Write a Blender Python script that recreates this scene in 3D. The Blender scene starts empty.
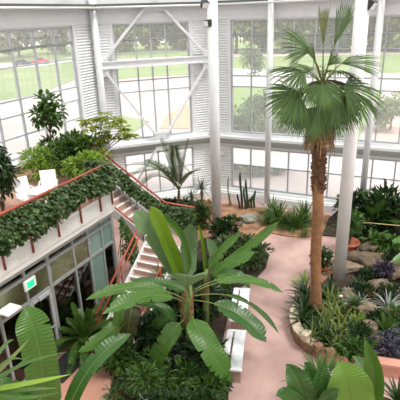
import bpy, bmesh, math, random
import numpy as np
from mathutils import Vector, Matrix, noise
V = Vector
C = bpy.context.scene.collection
sc = bpy.context.scene
R = math.radians
# ------------------------------------------------------------------ camera
F, PIT, ROL, H = 471.23, R(21.36), R(-1.98), 9.5
fw = V((0, math.cos(PIT), -math.sin(PIT))); up = V((0, math.sin(PIT), math.cos(PIT))); rt = V((1, 0, 0))
r2 = rt * math.cos(ROL) + up * math.sin(ROL); u2 = up * math.cos(ROL) - rt * math.sin(ROL)
cd = bpy.data.cameras.new('camera'); cam = bpy.data.objects.new('camera', cd); C.objects.link(cam)
cd.sensor_width = 36; cd.lens = F / 400 * 36; cd.clip_end = 1000; cd.clip_start = .05
m = Matrix((( r2.x, u2.x, -fw.x, 0), (r2.y, u2.y, -fw.y, 0), (r2.z, u2.z, -fw.z, H), (0, 0, 0, 1)))
cam.matrix_world = m
sc.camera = cam


def ray(x, y): return r2 * ((x - 200) / F) + u2 * ((200 - y) / F) + fw


def at(x, y, z=0.):                      # point of the level z seen at a spot of the photograph
    d = ray(x, y); return d * ((z - H) / d.z) + V((0, 0, H))


def atY(x, y, Y):                        # the same at a given depth
    d = ray(x, y); return d * (Y / d.y) + V((0, 0, H))


# the octagonal hall: three wall directions
AZ = R(25.5)
dK = V((math.sin(AZ), math.cos(AZ), 0)); nK = V((math.cos(AZ), -math.sin(AZ), 0))
aB = AZ + R(45); dB = V((math.sin(aB), math.cos(aB), 0)); nB = V((dB.y, -dB.x, 0))
aR = AZ + R(90); dR = V((math.sin(aR), math.cos(aR), 0)); nR = V((dR.y, -dR.x, 0))
S0 = V((-4.49, 11.96, 0))                # storefront origin
PA = V((-4.75, 23.15, 0)); PC = V((0.71, 25.08, 0))


def W(o, s, z): return S0 + nK * o + dK * s + V((0, 0, z))


# ------------------------------------------------------------------ materials
MATS = {}


def srgb(r, g, b):
    f = lambda c: ((c / 255 + .055) / 1.055) ** 2.4 if c > 10 else c / 255 / 12.92
    return (f(r), f(g), f(b), 1)


def mat(name, col, rough=.6, var=.12, scale=3., metal=0., bump=0., col2=None, detail=4, spec=.5, coord='Object'):
    if name in MATS: return MATS[name]
    m = bpy.data.materials.new(name); m.use_nodes = True
    nt = m.node_tree; b = nt.nodes['Principled BSDF']
    b.inputs['Roughness'].default_value = rough; b.inputs['Metallic'].default_value = metal
    b.inputs['Specular IOR Level'].default_value = spec
    c = srgb(*col); d = srgb(*col2) if col2 else tuple(x * (1 - var) for x in c[:3]) + (1,)
    tc = nt.nodes.new('ShaderNodeTexCoord'); no = nt.nodes.new('ShaderNodeTexNoise')
    no.inputs['Scale'].default_value = scale; no.inputs['Detail'].default_value = detail
    nt.links.new(tc.outputs[coord], no.inputs['Vector'])
    rp = nt.nodes.new('ShaderNodeValToRGB'); rp.color_ramp.elements[0].position = .35; rp.color_ramp.elements[1].position = .65
    rp.color_ramp.elements[0].color = d; rp.color_ramp.elements[1].color = c
    nt.links.new(no.outputs['Fac'], rp.inputs['Fac']); nt.links.new(rp.outputs['Color'], b.inputs['Base Color'])
    if bump:
        bp = nt.nodes.new('ShaderNodeBump'); bp.inputs['Strength'].default_value = bump; bp.inputs['Distance'].default_value = .03
        n2 = nt.nodes.new('ShaderNodeTexNoise'); n2.inputs['Scale'].default_value = scale * 6; n2.inputs['Detail'].default_value = 5
        nt.links.new(tc.outputs[coord], n2.inputs['Vector'])
        nt.links.new(n2.outputs['Fac'], bp.inputs['Height']); nt.links.new(bp.outputs['Normal'], b.inputs['Normal'])
    MATS[name] = m
    return m


def leafmat(name, c1, c2, rough=.42, trans=.22, spec=.45, k=.46):
    if name in MATS: return MATS[name]
    m = bpy.data.materials.new(name); m.use_nodes = True
    nt = m.node_tree; b = nt.nodes['Principled BSDF']; out = nt.nodes['Material Output']
    b.inputs['Roughness'].default_value = rough; b.inputs['Specular IOR Level'].default_value = spec
    g = nt.nodes.new('ShaderNodeNewGeometry'); tc = nt.nodes.new('ShaderNodeTexCoord')
    no = nt.nodes.new('ShaderNodeTexNoise'); no.inputs['Scale'].default_value = 2.2
    nt.links.new(tc.outputs['Object'], no.inputs['Vector'])
    mx = nt.nodes.new('ShaderNodeMath'); mx.operation = 'MULTIPLY_ADD'; mx.inputs[1].default_value = .6
    nt.links.new(g.outputs['Random Per Island'], mx.inputs[0])
    m3 = nt.nodes.new('ShaderNodeMath'); m3.operation = 'MULTIPLY'; m3.inputs[1].default_value = .45
    nt.links.new(no.outputs['Fac'], m3.inputs[0]); nt.links.new(m3.outputs[0], mx.inputs[2])
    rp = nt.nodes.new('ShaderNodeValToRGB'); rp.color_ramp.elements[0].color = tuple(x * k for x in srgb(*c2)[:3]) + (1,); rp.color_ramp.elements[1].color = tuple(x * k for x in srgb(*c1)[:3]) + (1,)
    nt.links.new(mx.outputs[0], rp.inputs['Fac']); nt.links.new(rp.outputs['Color'], b.inputs['Base Color'])
    tr = nt.nodes.new('ShaderNodeBsdfTranslucent'); hs = nt.nodes.new('ShaderNodeHueSaturation')
    hs.inputs['Value'].default_value = 1.3; hs.inputs['Hue'].default_value = .48
    nt.links.new(rp.outputs['Color'], hs.inputs['Color']); nt.links.new(hs.outputs['Color'], tr.inputs['Color'])
    mi = nt.nodes.new('ShaderNodeMixShader'); mi.inputs[0].default_value = trans
    nt.links.new(b.outputs[0], mi.inputs[1]); nt.links.new(tr.outputs[0], mi.inputs[2]); nt.links.new(mi.outputs[0], out.inputs['Surface'])
    MATS[name] = m
    return m


def glass(name, tint, haze, gloss, hazecol=(1, 1, 1)):
    m = bpy.data.materials.new(name); m.use_nodes = True; nt = m.node_tree
    nt.nodes.remove(nt.nodes['Principled BSDF']); out = nt.nodes['Material Output']
    t = nt.nodes.new('ShaderNodeBsdfTransparent'); t.inputs['Color'].default_value = tint + (1,)
    d = nt.nodes.new('ShaderNodeBsdfTranslucent'); d.inputs['Color'].default_value = hazecol + (1,)
    g = nt.nodes.new('ShaderNodeBsdfGlossy'); g.inputs['Roughness'].default_value = .03
    a = nt.nodes.new('ShaderNodeMixShader'); a.inputs[0].default_value = haze
    nt.links.new(t.outputs[0], a.inputs[1]); nt.links.new(d.outputs[0], a.inputs[2])
    b = nt.nodes.new('ShaderNodeMixShader')
    lw = nt.nodes.new('ShaderNodeFresnel'); lw.inputs['IOR'].default_value = 1.5
    mu = nt.nodes.new('ShaderNodeMath'); mu.operation = 'MULTIPLY'; mu.inputs[1].default_value = gloss; mu.use_clamp = True
    nt.links.new(lw.outputs[0], mu.inputs[0]); nt.links.new(mu.outputs[0], b.inputs[0])
    nt.links.new(a.outputs[0], b.inputs[1]); nt.links.new(g.outputs[0], b.inputs[2]); nt.links.new(b.outputs[0], out.inputs['Surface'])
    MATS[name] = m
    return m


def emis(name, col, s):
    m = bpy.data.materials.new(name); m.use_nodes = True; nt = m.node_tree
    nt.nodes.remove(nt.nodes['Principled BSDF'])
    e = nt.nodes.new('ShaderNodeEmission'); e.inputs[0].default_value = srgb(*col); e.inputs[1].default_value = s
    nt.links.new(e.outputs[0], nt.nodes['Material Output'].inputs['Surface'])
    return m


M_wall = mat('painted_siding', (238, 240, 242), .55, .05)
M_white = mat('white_paint', (232, 234, 236), .4, .04)
M_steel = mat('white_steel', (230, 232, 235), .35, .05)
M_grey = mat('grey_metal', (150, 153, 153), .4, .1)
M_dgrey = mat('dark_grey_metal', (92, 95, 94), .4, .1)
M_alu = mat('window_aluminium', (176, 180, 184), .4, .06)
M_band = mat('shade_band', (150, 158, 152), .7, .15, 6)
M_path = mat('pink_concrete', (194, 162, 156), .7, .14, .7, bump=.15, col2=(160, 130, 124), detail=10)
M_floor2 = mat('red_concrete', (190, 140, 122), .75, .14, 1.5, bump=.15)
M_sand = mat('tan_sand', (172, 130, 100), .95, .25, 2, bump=.5, col2=(124, 92, 70), detail=8)
M_soil = mat('dark_soil', (70, 55, 43), .95, .4, 5, bump=.8, col2=(40, 33, 27), detail=8)
M_coping = mat('cream_coping', (200, 184, 162), .8, .15, 5, bump=.2)
M_brick = mat('tan_brick', (150, 116, 90), .85, .3, 6, bump=.4, col2=(104, 76, 60))
M_pinkwall = mat('pink_planter_wall', (196, 142, 124), .8, .15, 4, bump=.2)
M_red = mat('red_rail_paint', (168, 80, 60), .4, .12, 5)
M_redd = mat('dark_red_paint', (130, 60, 48), .45, .12, 5)
M_tread = mat('stair_concrete', (184, 156, 146), .8, .14, 4)
M_deck = mat('deck_tile', (176, 136, 118), .8, .15, 3)
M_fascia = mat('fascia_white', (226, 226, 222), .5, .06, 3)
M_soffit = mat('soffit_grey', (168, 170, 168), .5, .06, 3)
M_terra = mat('terracotta', (188, 108, 78), .75, .2, 6)
M_terrad = mat('dark_terracotta', (140, 78, 58), .75, .2, 6)
M_bench = mat('bench_white', (236, 238, 242), .5, .1, 6, col2=(216, 220, 226))
M_benchleg = mat('bench_block', (176, 150, 138), .8, .15, 5)
M_rock = mat('pale_rock', (146, 128, 108), .9, .3, 2, bump=.9, col2=(84, 72, 60), detail=8)
M_rock2 = mat('brown_rock', (116, 100, 80), .9, .3, 2, bump=.9, col2=(62, 54, 44), detail=8)
M_rock3 = mat('grey_green_rock', (150, 152, 140), .9, .25, 3, bump=.6, col2=(112, 114, 104), detail=8)
M_water = mat('pond_dark', (34, 28, 20), .1, .2, 3, spec=.25)
M_trunk = mat('palm_trunk', (148, 106, 70), .85, .25, 4, bump=.25, col2=(122, 86, 58))
M_trunkd = mat('palm_trunk_rough', (120, 84, 58), .95, .3, 12, bump=1., col2=(78, 54, 38))
M_thatch = mat('dead_thatch', (150, 116, 78), .95, .3, 12, col2=(100, 72, 46))
M_stem = mat('green_stem', (110, 132, 66), .6, .25, 5)
M_wood = mat('brown_stem', (104, 82, 60), .9, .25, 6)
M_black = mat('black_rubber', (30, 30, 32), .7, .1)
M_plastic = mat('white_plastic', (240, 240, 240), .4, .03)
M_lampb = mat('black_lamp', (40, 42, 44), .4, .1)
M_room = mat('room_tan', (190, 150, 104), .8, .15, 1)
M_roomfl = mat('room_floor', (140, 108, 84), .6, .2, 2)
M_out = mat('pale_paving', (182, 172, 172), .9, .08, .12, col2=(160, 148, 148))
M_road = mat('road_grey', (196, 194, 198), .9, .08, .2)
M_lawn = mat('lawn_green', (104, 132, 72), .95, .2, .1, col2=(128, 142, 92))
M_earth = mat('orange_earth', (186, 148, 122), .95, .15, .5)
M_walk = mat('pink_walk', (196, 166, 158), .9, .08, .4)
G_win = glass('window_glass', (.93, .95, .94), .22, .12)  # white haze mixed into the pane imitates glare and a washed-out view
G_frost = glass('frosted_panel', (.9, .92, .93), .85, .15)
G_shop = glass('shop_glass', (.8, .88, .82), .03, 1.6, (.6, .8, .7))
G_milky = glass('milky_glass', (.62, .66, .58), .34, 1.6, (.7, .82, .68))  # upper storefront panes: milky green translucent share mixed in
G_teal = mat('teal_panel', (122, 150, 142), .12, .12, 2, spec=.8)
G_roof = glass('roof_glazing', (.85, .85, .85), .0, .4)

L_ban = leafmat('banana_leaf', (122, 176, 66), (60, 120, 44), .36, .25)
L_banpale = leafmat('banana_leaf_underside', (150, 186, 128), (108, 154, 96), .5, .25)
L_banlime = leafmat('banana_leaf_new', (150, 196, 40), (126, 180, 36), .4, .35)
L_bandark = leafmat('banana_leaf_dark', (88, 146, 58), (44, 94, 40), .36, .2)
L_banold = leafmat('banana_leaf_old', (96, 104, 44), (60, 54, 30), .6, .2)
L_rib = leafmat('leaf_midrib', (166, 190, 110), (140, 170, 90), .5, .15)
L_fan = leafmat('fan_palm_leaf', (128, 168, 84), (54, 98, 46), .45, .2)
L_fanyel = leafmat('fan_palm_spear', (160, 170, 80), (120, 136, 60), .5, .2)
L_feather = leafmat('feather_palm_leaf', (136, 166, 96), (58, 96, 48), .45, .1, k=.42)
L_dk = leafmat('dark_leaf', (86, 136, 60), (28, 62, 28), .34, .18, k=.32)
L_md = leafmat('mid_leaf', (122, 172, 70), (46, 96, 40), .4, .22)
L_lt = leafmat('light_leaf', (174, 206, 84), (90, 146, 50), .42, .28, k=.72)
L_ivy = leafmat('ivy_leaf', (126, 164, 88), (28, 64, 34), .42, .2)
L_sch = leafmat('schefflera_leaf', (190, 200, 84), (112, 146, 58), .42, .3, k=.7)
L_yel = leafmat('variegated_leaf', (190, 204, 110), (56, 98, 44), .42, .22)
L_lily = leafmat('lily_leaf', (172, 192, 92), (40, 84, 34), .38, .2)
L_ear = leafmat('elephant_ear_leaf', (138, 184, 70), (100, 156, 52), .4, .28, k=.55)
L_grey = leafmat('silver_leaf', (176, 186, 180), (110, 126, 118), .6, .12, k=.8)
L_pur = leafmat('purple_leaf', (98, 84, 112), (56, 48, 72), .5, .15, k=.5)
L_red = leafmat('orange_leaf', (196, 150, 70), (120, 110, 50), .5, .25)
L_cac = leafmat('cactus_green', (92, 118, 74), (70, 96, 60), .6, .05)
L_tree = leafmat('tree_leaf', (168, 184, 128), (112, 140, 84), .7, .35, k=.8)
L_tree2 = leafmat('tree_leaf_dark', (124, 152, 100), (80, 112, 70), .7, .3, k=.72)
L_blue = leafmat('blue_violet_leaf', (128, 130, 152), (70, 76, 92), .5, .15, k=.5)


# ------------------------------------------------------------------ mesh builder
class MB:
    def __init__(s): s.v = []; s.f = []

    def add(s, vs, fs):
        b = len(s.v); s.v.extend(vs); s.f.extend([tuple(b + i for i in f) for f in fs]); return s

    def box(s, c, ax, ay, az, hx, hy, hz):
        c = V(c); vs = []
        for k in (-1, 1):
            for j in (-1, 1):
                for i in (-1, 1): vs.append(c + ax * (hx * i) + ay * (hy * j) + az * (hz * k))
        return s.add(vs, [(0, 2, 3, 1), (4, 5, 7, 6), (0, 1, 5, 4), (2, 6, 7, 3), (0, 4, 6, 2), (1, 3, 7, 5)])

    def abox(s, x0, x1, y0, y1, z0, z1):
        return s.box(((x0 + x1) / 2, (y0 + y1) / 2, (z0 + z1) / 2), V((1, 0, 0)), V((0, 1, 0)), V((0, 0, 1)), (x1 - x0) / 2, (y1 - y0) / 2, (z1 - z0) / 2)

    def bar(s, p, q, w, h, upv=V((0, 0, 1))):
        p = V(p); q = V(q); t = (q - p); L = t.length; t.normalize()
        sd = t.cross(upv); sd = sd.normalized() if sd.length > 1e-5 else V((1, 0, 0)); u = sd.cross(t).normalized()
        return s.box((p + q) / 2, t, sd, u, L / 2, w / 2, h / 2)

    def tube(s, pts, r, n=8, cap=True):
        pts = [V(p) for p in pts]; k = len(pts); rs = r if hasattr(r, '__len__') else [r] * k
        t = (pts[1] - pts[0]).normalized(); a = t.orthogonal().normalized(); vs = []; fs = []
        for i, p in enumerate(pts):
            t = (pts[min(i + 1, k - 1)] - pts[max(i - 1, 0)]).normalized()
            a = (a - t * a.dot(t)).normalized(); b = t.cross(a)
            for j in range(n):
                g = 2 * math.pi * j / n; vs.append(p + (a * math.cos(g) + b * math.sin(g)) * rs[i])
        for i in range(k - 1):
            for j in range(n):
                j2 = (j + 1) % n; fs.append((i * n + j, i * n + j2, (i + 1) * n + j2, (i + 1) * n + j))
        if cap: fs.append(tuple(reversed(range(n)))); fs.append(tuple(range((k - 1) * n, k * n)))
        return s.add(vs, fs)

    def lathe(s, c, prof, n=20):
        c = V(c); vs = []; fs = []
        for r_, z in prof:
            for j in range(n):
                g = 2 * math.pi * j / n; vs.append(c + V((r_ * math.cos(g), r_ * math.sin(g), z)))
        for i in range(len(prof) - 1):
            for j in range(n):
                j2 = (j + 1) % n; fs.append((i * n + j, i * n + j2, (i + 1) * n + j2, (i + 1) * n + j))
        fs.append(tuple(reversed(range(n)))); fs.append(tuple(range((len(prof) - 1) * n, len(prof) * n)))
        return s.add(vs, fs)

    def prism(s, poly, z0, z1):
        n = len(poly); a = sum(poly[i][0] * poly[(i + 1) % n][1] - poly[(i + 1) % n][0] * poly[i][1] for i in range(n))
        if a < 0: poly = poly[::-1]
        vs = [V((p[0], p[1], z0)) for p in poly] + [V((p[0], p[1], z1)) for p in poly]
        fs = [tuple(reversed(range(n))), tuple(range(n, 2 * n))] + [(i, (i + 1) % n, n + (i + 1) % n, n + i) for i in range(n)]
        return s.add(vs, fs)

    def leaf(s, p, d, nrm, L, w, fold=.25):
        d = d.normalized(); sd = d.cross(nrm)
        if sd.length < 1e-4: sd = d.orthogonal()
        sd.normalize(); nn = sd.cross(d); a = p + d * (L * .33); b = p + d * (L * .68); h = nn * (w * fold)
        s.add([p, a + sd * (w * .5) + h, b + sd * (w * .4) + h * .8, p + d * L - nn * (L * .06), b - sd * (w * .4) + h * .8, a - sd * (w * .5) + h],
              [(0, 1, 2, 3), (0, 3, 4, 5)])

    def blade(s, P, width, nrm, nseg=10, prof=None, fold=.2, wave=0., cross=1, seed=0, tears=0, ripple=0., twist=0.):
        rd = random.Random(seed); cols = 2 * cross + 1; vs = []; fs = []; T = []
        slit = {}
        for _ in range(tears): slit[(rd.randrange(int(nseg * .3), nseg - 2), rd.choice((-1, 1)))] = rd.uniform(.35, .75)
        for i in range(nseg + 1):
            t = i / nseg; p = bez(P, t); tg = bez_t(P, t)
            sd = tg.cross(nrm); sd = sd.normalized() if sd.length > 1e-4 else tg.orthogonal().normalized(); nn = sd.cross(tg).normalized()
            if twist:
                q = Matrix.Rotation(twist * t, 3, tg); sd = q @ sd; nn = q @ nn
            w = width * .5 * (prof(t) if prof else math.sin(math.pi * min(1, t * .98 + .02)) ** .7)
            for c in range(cols):
                u = (c - cross) / cross
                if slit and u and (i, (1 if u > 0 else -1)) in slit: u *= slit[(i, (1 if u > 0 else -1))] if abs(u) > .6 else 1
                hgt = fold * abs(u) * w + wave * w * math.sin(t * 17 + u * 2 + seed) * abs(u) + ripple * (i % 2) * abs(u)
                vs.append(p + sd * (u * w) + nn * hgt)
        for i in range(nseg):
            for c in range(cols - 1):
                a = i * cols + c; fs.append((a, a + 1, a + cols + 1, a + cols))
        return s.add(vs, fs)


def bez(P, t):
    if len(P) == 3: return P[0] * (1 - t) ** 2 + P[1] * (2 * t * (1 - t)) + P[2] * t * t
    return P[0] * (1 - t) ** 3 + P[1] * (3 * t * (1 - t) ** 2) + P[2] * (3 * t * t * (1 - t)) + P[3] * t ** 3


def bez_t(P, t):
    a = bez(P, min(1, t + .02)) - bez(P, max(0, t - .02)); return a.normalized()


LOC = {}


def obj(name, mb, m, parent=None, smooth=False, bevel=0., origin=None):
    me = bpy.data.meshes.new(name)
    off = V(LOC.get(parent.name, (0, 0, 0))) if parent else V((0, 0, 0))
    if parent is None and origin is not None: off = V(origin)
    me.from_pydata([tuple(V(v) - off) for v in mb.v], [], mb.f); me.update()
    if smooth: me.polygons.foreach_set('use_smooth', [True] * len(me.polygons))
    me.materials.append(m)
    o = bpy.data.objects.new(name, me); C.objects.link(o)
    if parent: o.parent = parent
    elif origin is not None: o.location = off
    LOC[o.name] = tuple(off)
    if bevel:
        b = o.modifiers.new('bevel', 'BEVEL'); b.width = bevel; b.segments = 2; b.limit_method = 'ANGLE'
    return o


def thing(name, label, cat, loc=(0, 0, 0), group=None):
    o = bpy.data.objects.new(name, None); C.objects.link(o); o.location = loc; o.empty_display_size = .1
    o['label'] = label; o['category'] = cat
    if group: o['group'] = group
    LOC[o.name] = tuple(loc)
    return o


def tag(o, label, cat, group=None):
    o['label'] = label; o['category'] = cat
    if group: o['group'] = group
    return o


def struct(name, mb, m, parent=None, smooth=False):
    o = obj(name, mb, m, parent, smooth)
    if parent is None: o['kind'] = 'structure'
    return o


def dup(root, loc, rotz=0., scale=1., label=None, group=None):
    r = root.copy(); C.objects.link(r); r.location = loc; r.rotation_euler = (0, 0, rotz); r.scale = (scale,) * 3
    if label: r['label'] = label
    if group: r['group'] = group
    LOC[r.name] = tuple(loc)
    for ch in list(root.children):
        c = ch.copy(); C.objects.link(c); c.parent = r
        for g in ch.children:
            d = g.copy(); C.objects.link(d); d.parent = c
    return r


Z = V((0, 0, 1)); X = V((1, 0, 0)); Yv = V((0, 1, 0))
#@@SETTING
# ================================================================== SETTING
def ground_poly(pxs, z=0., zt=0.):
    return [(at(x, y, z).x, at(x, y, z).y) for x, y in pxs]


b = MB(); b.abox(-9, 16, -2, 27, -.3, 0)
# floor outline follows the walls
fl = MB(); fl.prism([(-11.5, 9), (PA.x, PA.y), (PC.x, PC.y), tuple((PC + dR * 16)[:2]), (16, -2), (-11.5, -2)], -.25, 0)
struct('floor', fl, M_path)
# red concrete strip by the storefront
t = MB(); t.prism([W(0, -6, 0)[:2], W(2.6, -6, 0)[:2], W(2.6, .2, 0)[:2], W(1.9, .9, 0)[:2], W(0, 3.2, 0)[:2]], 0, .006); struct('floor_apron', t, M_floor2)

# --- siding patches: lap profile
def siding(mb, P, d, n, s0, s1, z0, z1, pitch=.128, dep=.05):
    k = max(1, round((z1 - z0) / pitch)); h = (z1 - z0) / k; a = P + d * s0; c = P + d * s1; prof = []
    for i in range(k):
        za = z0 + i * h; prof += [(za, 0.), (za + h * .12, 0.), (za + h * .45, dep), (za + h * .6, dep), (za + h * .98, 0.)]
    prof.append((z1, 0.)); q = []
    for z_, o_ in prof: q += [a + n * o_ + Z * z_, c + n * o_ + Z * z_]
    mb.add(q, [(2 * i, 2 * i + 1, 2 * i + 3, 2 * i + 2) for i in range(len(prof) - 1)])


def slab(mb, P, d, n, s0, s1, z0, z1, o0, o1):
    mb.box(P + d * ((s0 + s1) / 2) + n * ((o0 + o1) / 2) + Z * ((z0 + z1) / 2), d, n, Z, (s1 - s0) / 2, abs(o1 - o0) / 2, (z1 - z0) / 2)


def wall(name, P, d, n, s_end, openings, zt=10.6):
    # openings: (s0,s1,z0,z1); fills the rest with siding over a solid core
    mb = MB(); cuts = sorted({0., s_end} | {x for o in openings for x in o[:2] if 0 <= x <= s_end})
    for a, c in zip(cuts, cuts[1:]):
        mid = (a + c) / 2; holes = sorted((o[2], o[3]) for o in openings if o[0] <= mid <= o[1]); z = 0.
        for h0, h1 in holes + [(zt, zt)]:
            if h0 > z + .01:
                slab(mb, P, d, n, a, c, z, h0, -.16, 0); siding(mb, P, d, n, a, c, z, min(h0, 9.42) if h0 > 9.5 else h0)
            z = h1
    return struct(name, mb, M_wall)


def window(name, P, d, n, s0, s1, z0, z1, ms, zs, frost=(), fr=.055, shade=None):
    f = MB()
    for s_ in (s0, s1): slab(f, P, d, n, s_ - fr, s_ + fr, z0, z1, -.1, .03)
    for z_ in (z0, z1): slab(f, P, d, n, s0, s1, z_ - fr, z_ + fr, -.1, .03)
    fo = struct(name, f, M_alu)
    mm = MB()
    for s_ in ms: slab(mm, P, d, n, s_ - .032, s_ + .032, z0, z1, -.09, .015)
    for z_ in zs: slab(mm, P, d, n, s0, s1, z_ - .027, z_ + .027, -.085, .01)
    obj('mullion_frame', mm, M_alu, fo)
    rows = [z0] + list(zs) + [z1]
    g = MB(); gf = MB()
    for za, zb in zip(rows, rows[1:]):
        isf = any(abs(za - q) < .05 for q in frost); mbq = gf if isf else g
        mbq.add([P + d * s0 + Z * za - n * .05, P + d * s1 + Z * za - n * .05, P + d * s1 + Z * zb - n * .05, P + d * s0 + Z * zb - n * .05], [(0, 1, 2, 3)])
    if g.f: obj('pane', g, G_win, fo)
    if gf.f: obj('frosted_pane', gf, G_frost, fo)
    if shade:
        sh = MB(); k = int((s1 - s0) / .25); rd = random.Random(len(name))
        zz = [shade + rd.uniform(-.035, .035) for _ in range(k + 1)]
        for i in range(k):
            a = s0 + (s1 - s0) * i / k; c = s0 + (s1 - s0) * (i + 1) / k
            sh.add([P + d * a + Z * (zz[i] - .05) - n * .03, P + d * c + Z * (zz[i + 1] - .05) - n * .03, P + d * c + Z * (zz[i + 1] + .05) - n * .0, P + d * a + Z * (zz[i] + .05) - n * .0,
                    ], [(0, 1, 2, 3)])
        so = obj('shade_roll', sh, M_band, fo); so.modifiers.new('s', 'SOLIDIFY').thickness = .03
    return fo


UZ0, UZ1 = 3.72, 9.22
URows = [6.08, 6.62, 7.9, 8.55]
# side wall (runs toward the camera): parameter grows from corner A toward the viewer
dL = -dK
Lms = [1.40 + 1.18 * k for k in range(10)]
wall('wall_left', PA, dL, nK, 14.5, [(1.4, 12.0, 4.45, UZ1)])
window('window_1', PA, dL, nK, 1.4, 12.0, 4.45, UZ1, Lms[1:9], [5.28, 6.1, 6.68, 7.9, 8.55], frost=(6.1,), shade=8.55)
# angled wall B
LB = (PC - PA).length
wall('wall_back_left', PA, dB, nB, LB, [(1.0, 4.72, UZ0, UZ1), (1.0, 4.72, .66, 2.92)])
window('window_2', PA, dB, nB, 1.0, 4.72, UZ0, UZ1, [2.05, 2.79, 3.55], URows, frost=(6.08,), shade=8.55)
window('window_3', PA, dB, nB, 1.0, 4.72, .66, 2.92, [2.05, 2.79, 3.55], [1.94], frost=(1.94,))
# wall R
wall('wall_back_right', PC, dR, nR, 16., [(1.22, 13.4, UZ0, UZ1), (1.22, 13.4, .66, 2.92)])
Rms = [1.26 + 1.02 * k for k in range(1, 12)]
window('window_4', PC, dR, nR, 1.22, 13.4, UZ0, UZ1, Rms, URows, frost=(6.08,), shade=8.55)
window('window_5', PC, dR, nR, 1.22, 13.4, .66, 2.92, Rms, [1.94], frost=(1.94,))
# jamb trims, ledges, knee walls
for k, (P, d, n, s0, s1, zt) in enumerate([(PA, dB, nB, 0, LB, 3.1), (PC, dR, nR, 0, 16, 3.1)]):
    t = MB(); slab(t, P, d, n, s0, s1, 3.43, 3.56, 0, .42); slab(t, P, d, n, s0, s1, 3.56, 3.70, 0, .12); struct('trim_%d' % (1 + k * 4), t, M_white)
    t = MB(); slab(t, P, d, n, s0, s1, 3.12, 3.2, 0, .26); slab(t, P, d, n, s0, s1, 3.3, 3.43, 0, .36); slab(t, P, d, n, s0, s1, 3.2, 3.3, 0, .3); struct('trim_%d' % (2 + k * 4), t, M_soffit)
    t = MB(); slab(t, P, d, n, s0, s1, 2.95, 3.12, 0, .1); struct('trim_%d' % (3 + k * 4), t, M_white)
    t = MB(); slab(t, P, d, n, s0, s1, 0, .42, 0, .5); slab(t, P, d, n, s0, s1, .42, .5, 0, .42); slab(t, P, d, n, s0, s1, .5, .6, 0, .16); struct('baseboard_%s' % ('back_left', 'back_right')[k], t, M_wall)
    t = MB(); slab(t, P, d, n, s0, s1, 9.42, 9.72, 0, .05); slab(t, P, d, n, s0, s1, 9.3, 9.42, 0, .07); slab(t, P, d, n, s0, s1, 9.72, 10.6, 0, .03); struct('trim_%d' % (4 + k * 4), t, M_white)
t = MB(); slab(t, PA, dL, nK, 0, 14, 9.42, 9.72, 0, .05); slab(t, PA, dL, nK, 0, 14, 9.3, 9.42, 0, .07); slab(t, PA, dL, nK, 0, 14, 9.72, 10.6, 0, .03); struct('trim_9', t, M_white)
t = MB(); slab(t, PA, dL, nK, 0, 14, 4.3, 4.42, 0, .45); slab(t, PA, dL, nK, 0, 14, 4.05, 4.12, 0, .16); struct('trim_10', t, M_white)
# jamb casings
t = MB()
for (P, d, n, s_) in ((PA, dL, nK, 1.28), (PA, dB, nB, .88), (PA, dB, nB, 4.84), (PC, dR, nR, 1.1)):
    slab(t, P, d, n, s_ - .09, s_ + .09, 3.7 if d is not dL else 4.42, 9.3, 0, .06)
struct('trim_11', t, M_white)
# eaves gutter beam + pipe along the three walls
for k, (P, d, n, s1) in enumerate([(PA, dL, nK, 14), (PA, dB, nB, LB), (PC, dR, nR, 16)]):
    t = MB(); slab(t, P, d, n, 0 if k else .0, s1, 9.93, 10.12, .05, .5); struct('beam_%s' % ('left', 'back_left', 'back_right')[k], t, M_dgrey)
    p = MB(); p.tube([P + n * .62 + Z * 9.97, P + d * s1 + n * .62 + Z * 9.97], .05, 8)
    q = obj('overhead_pipe', p, M_steel, smooth=True, origin=P + n * .62 + Z * 9.97)
    tag(q, ['thin white pipe under the eaves of the side window wall', 'thin white pipe under the eaves above the braced wall', 'thin white pipe under the eaves behind the tall fan palm'][k], 'pipe', 'eaves pipes')
# the viewer's side of the hall: plain walls behind and beside the gallery
t = MB(); t.abox(-12, 17, -3.3, -3.1, 0, 7.2); t.abox(-12, 17, -3.3, -3.1, 10.6, 11.8); struct('wall_front', t, M_wall)
t = MB()
for k in range(16): t.abox(-12 + 1.9 * k - .03, -12 + 1.9 * k + .03, -3.25, -3.18, 7.2, 10.6)
for z_ in (7.24, 8.9, 10.56): t.abox(-12, 17, -3.25, -3.18, z_ - .04, z_ + .04)
wo = struct('window_8', t, M_alu); t = MB(); t.add([V((-12, -3.2, 7.2)), V((17, -3.2, 7.2)), V((17, -3.2, 10.6)), V((-12, -3.2, 10.6))], [(0, 1, 2, 3)]); obj('pane', t, G_win, wo)
t = MB(); t.abox(17, 17.2, -3.3, 17.4, 0, 3.7); t.abox(17, 17.2, -3.3, 17.4, 9.2, 11.8); struct('wall_right', t, M_wall)
t = MB()
for k in range(12): t.abox(17.03, 17.1, -3.3 + 1.88 * k - .03, -3.3 + 1.88 * k + .03, 3.7, 9.2)
for z_ in (3.74, 6.4, 9.16): t.abox(17.03, 17.1, -3.3, 17.4, z_ - .04, z_ + .04)
wo = struct('window_7', t, M_alu); t = MB(); t.add([V((17.06, -3.3, 3.7)), V((17.06, 17.4, 3.7)), V((17.06, 17.4, 9.2)), V((17.06, -3.3, 9.2))], [(0, 1, 2, 3)]); obj('pane', t, G_win, wo)
# the front wall is glazed above the gallery too
t = MB(); e_ = PA + dL * 14.5; t.box(V(((e_.x - 12) / 2, e_.y, 5.9)), X, Yv, Z, abs(e_.x + 12) / 2 + .3, .1, 5.9) if e_.x > -12 else t.abox(-12.2, -12, -3.3, e_.y + .2, 0, 11.8); struct('wall_left_return', t, M_wall)
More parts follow.
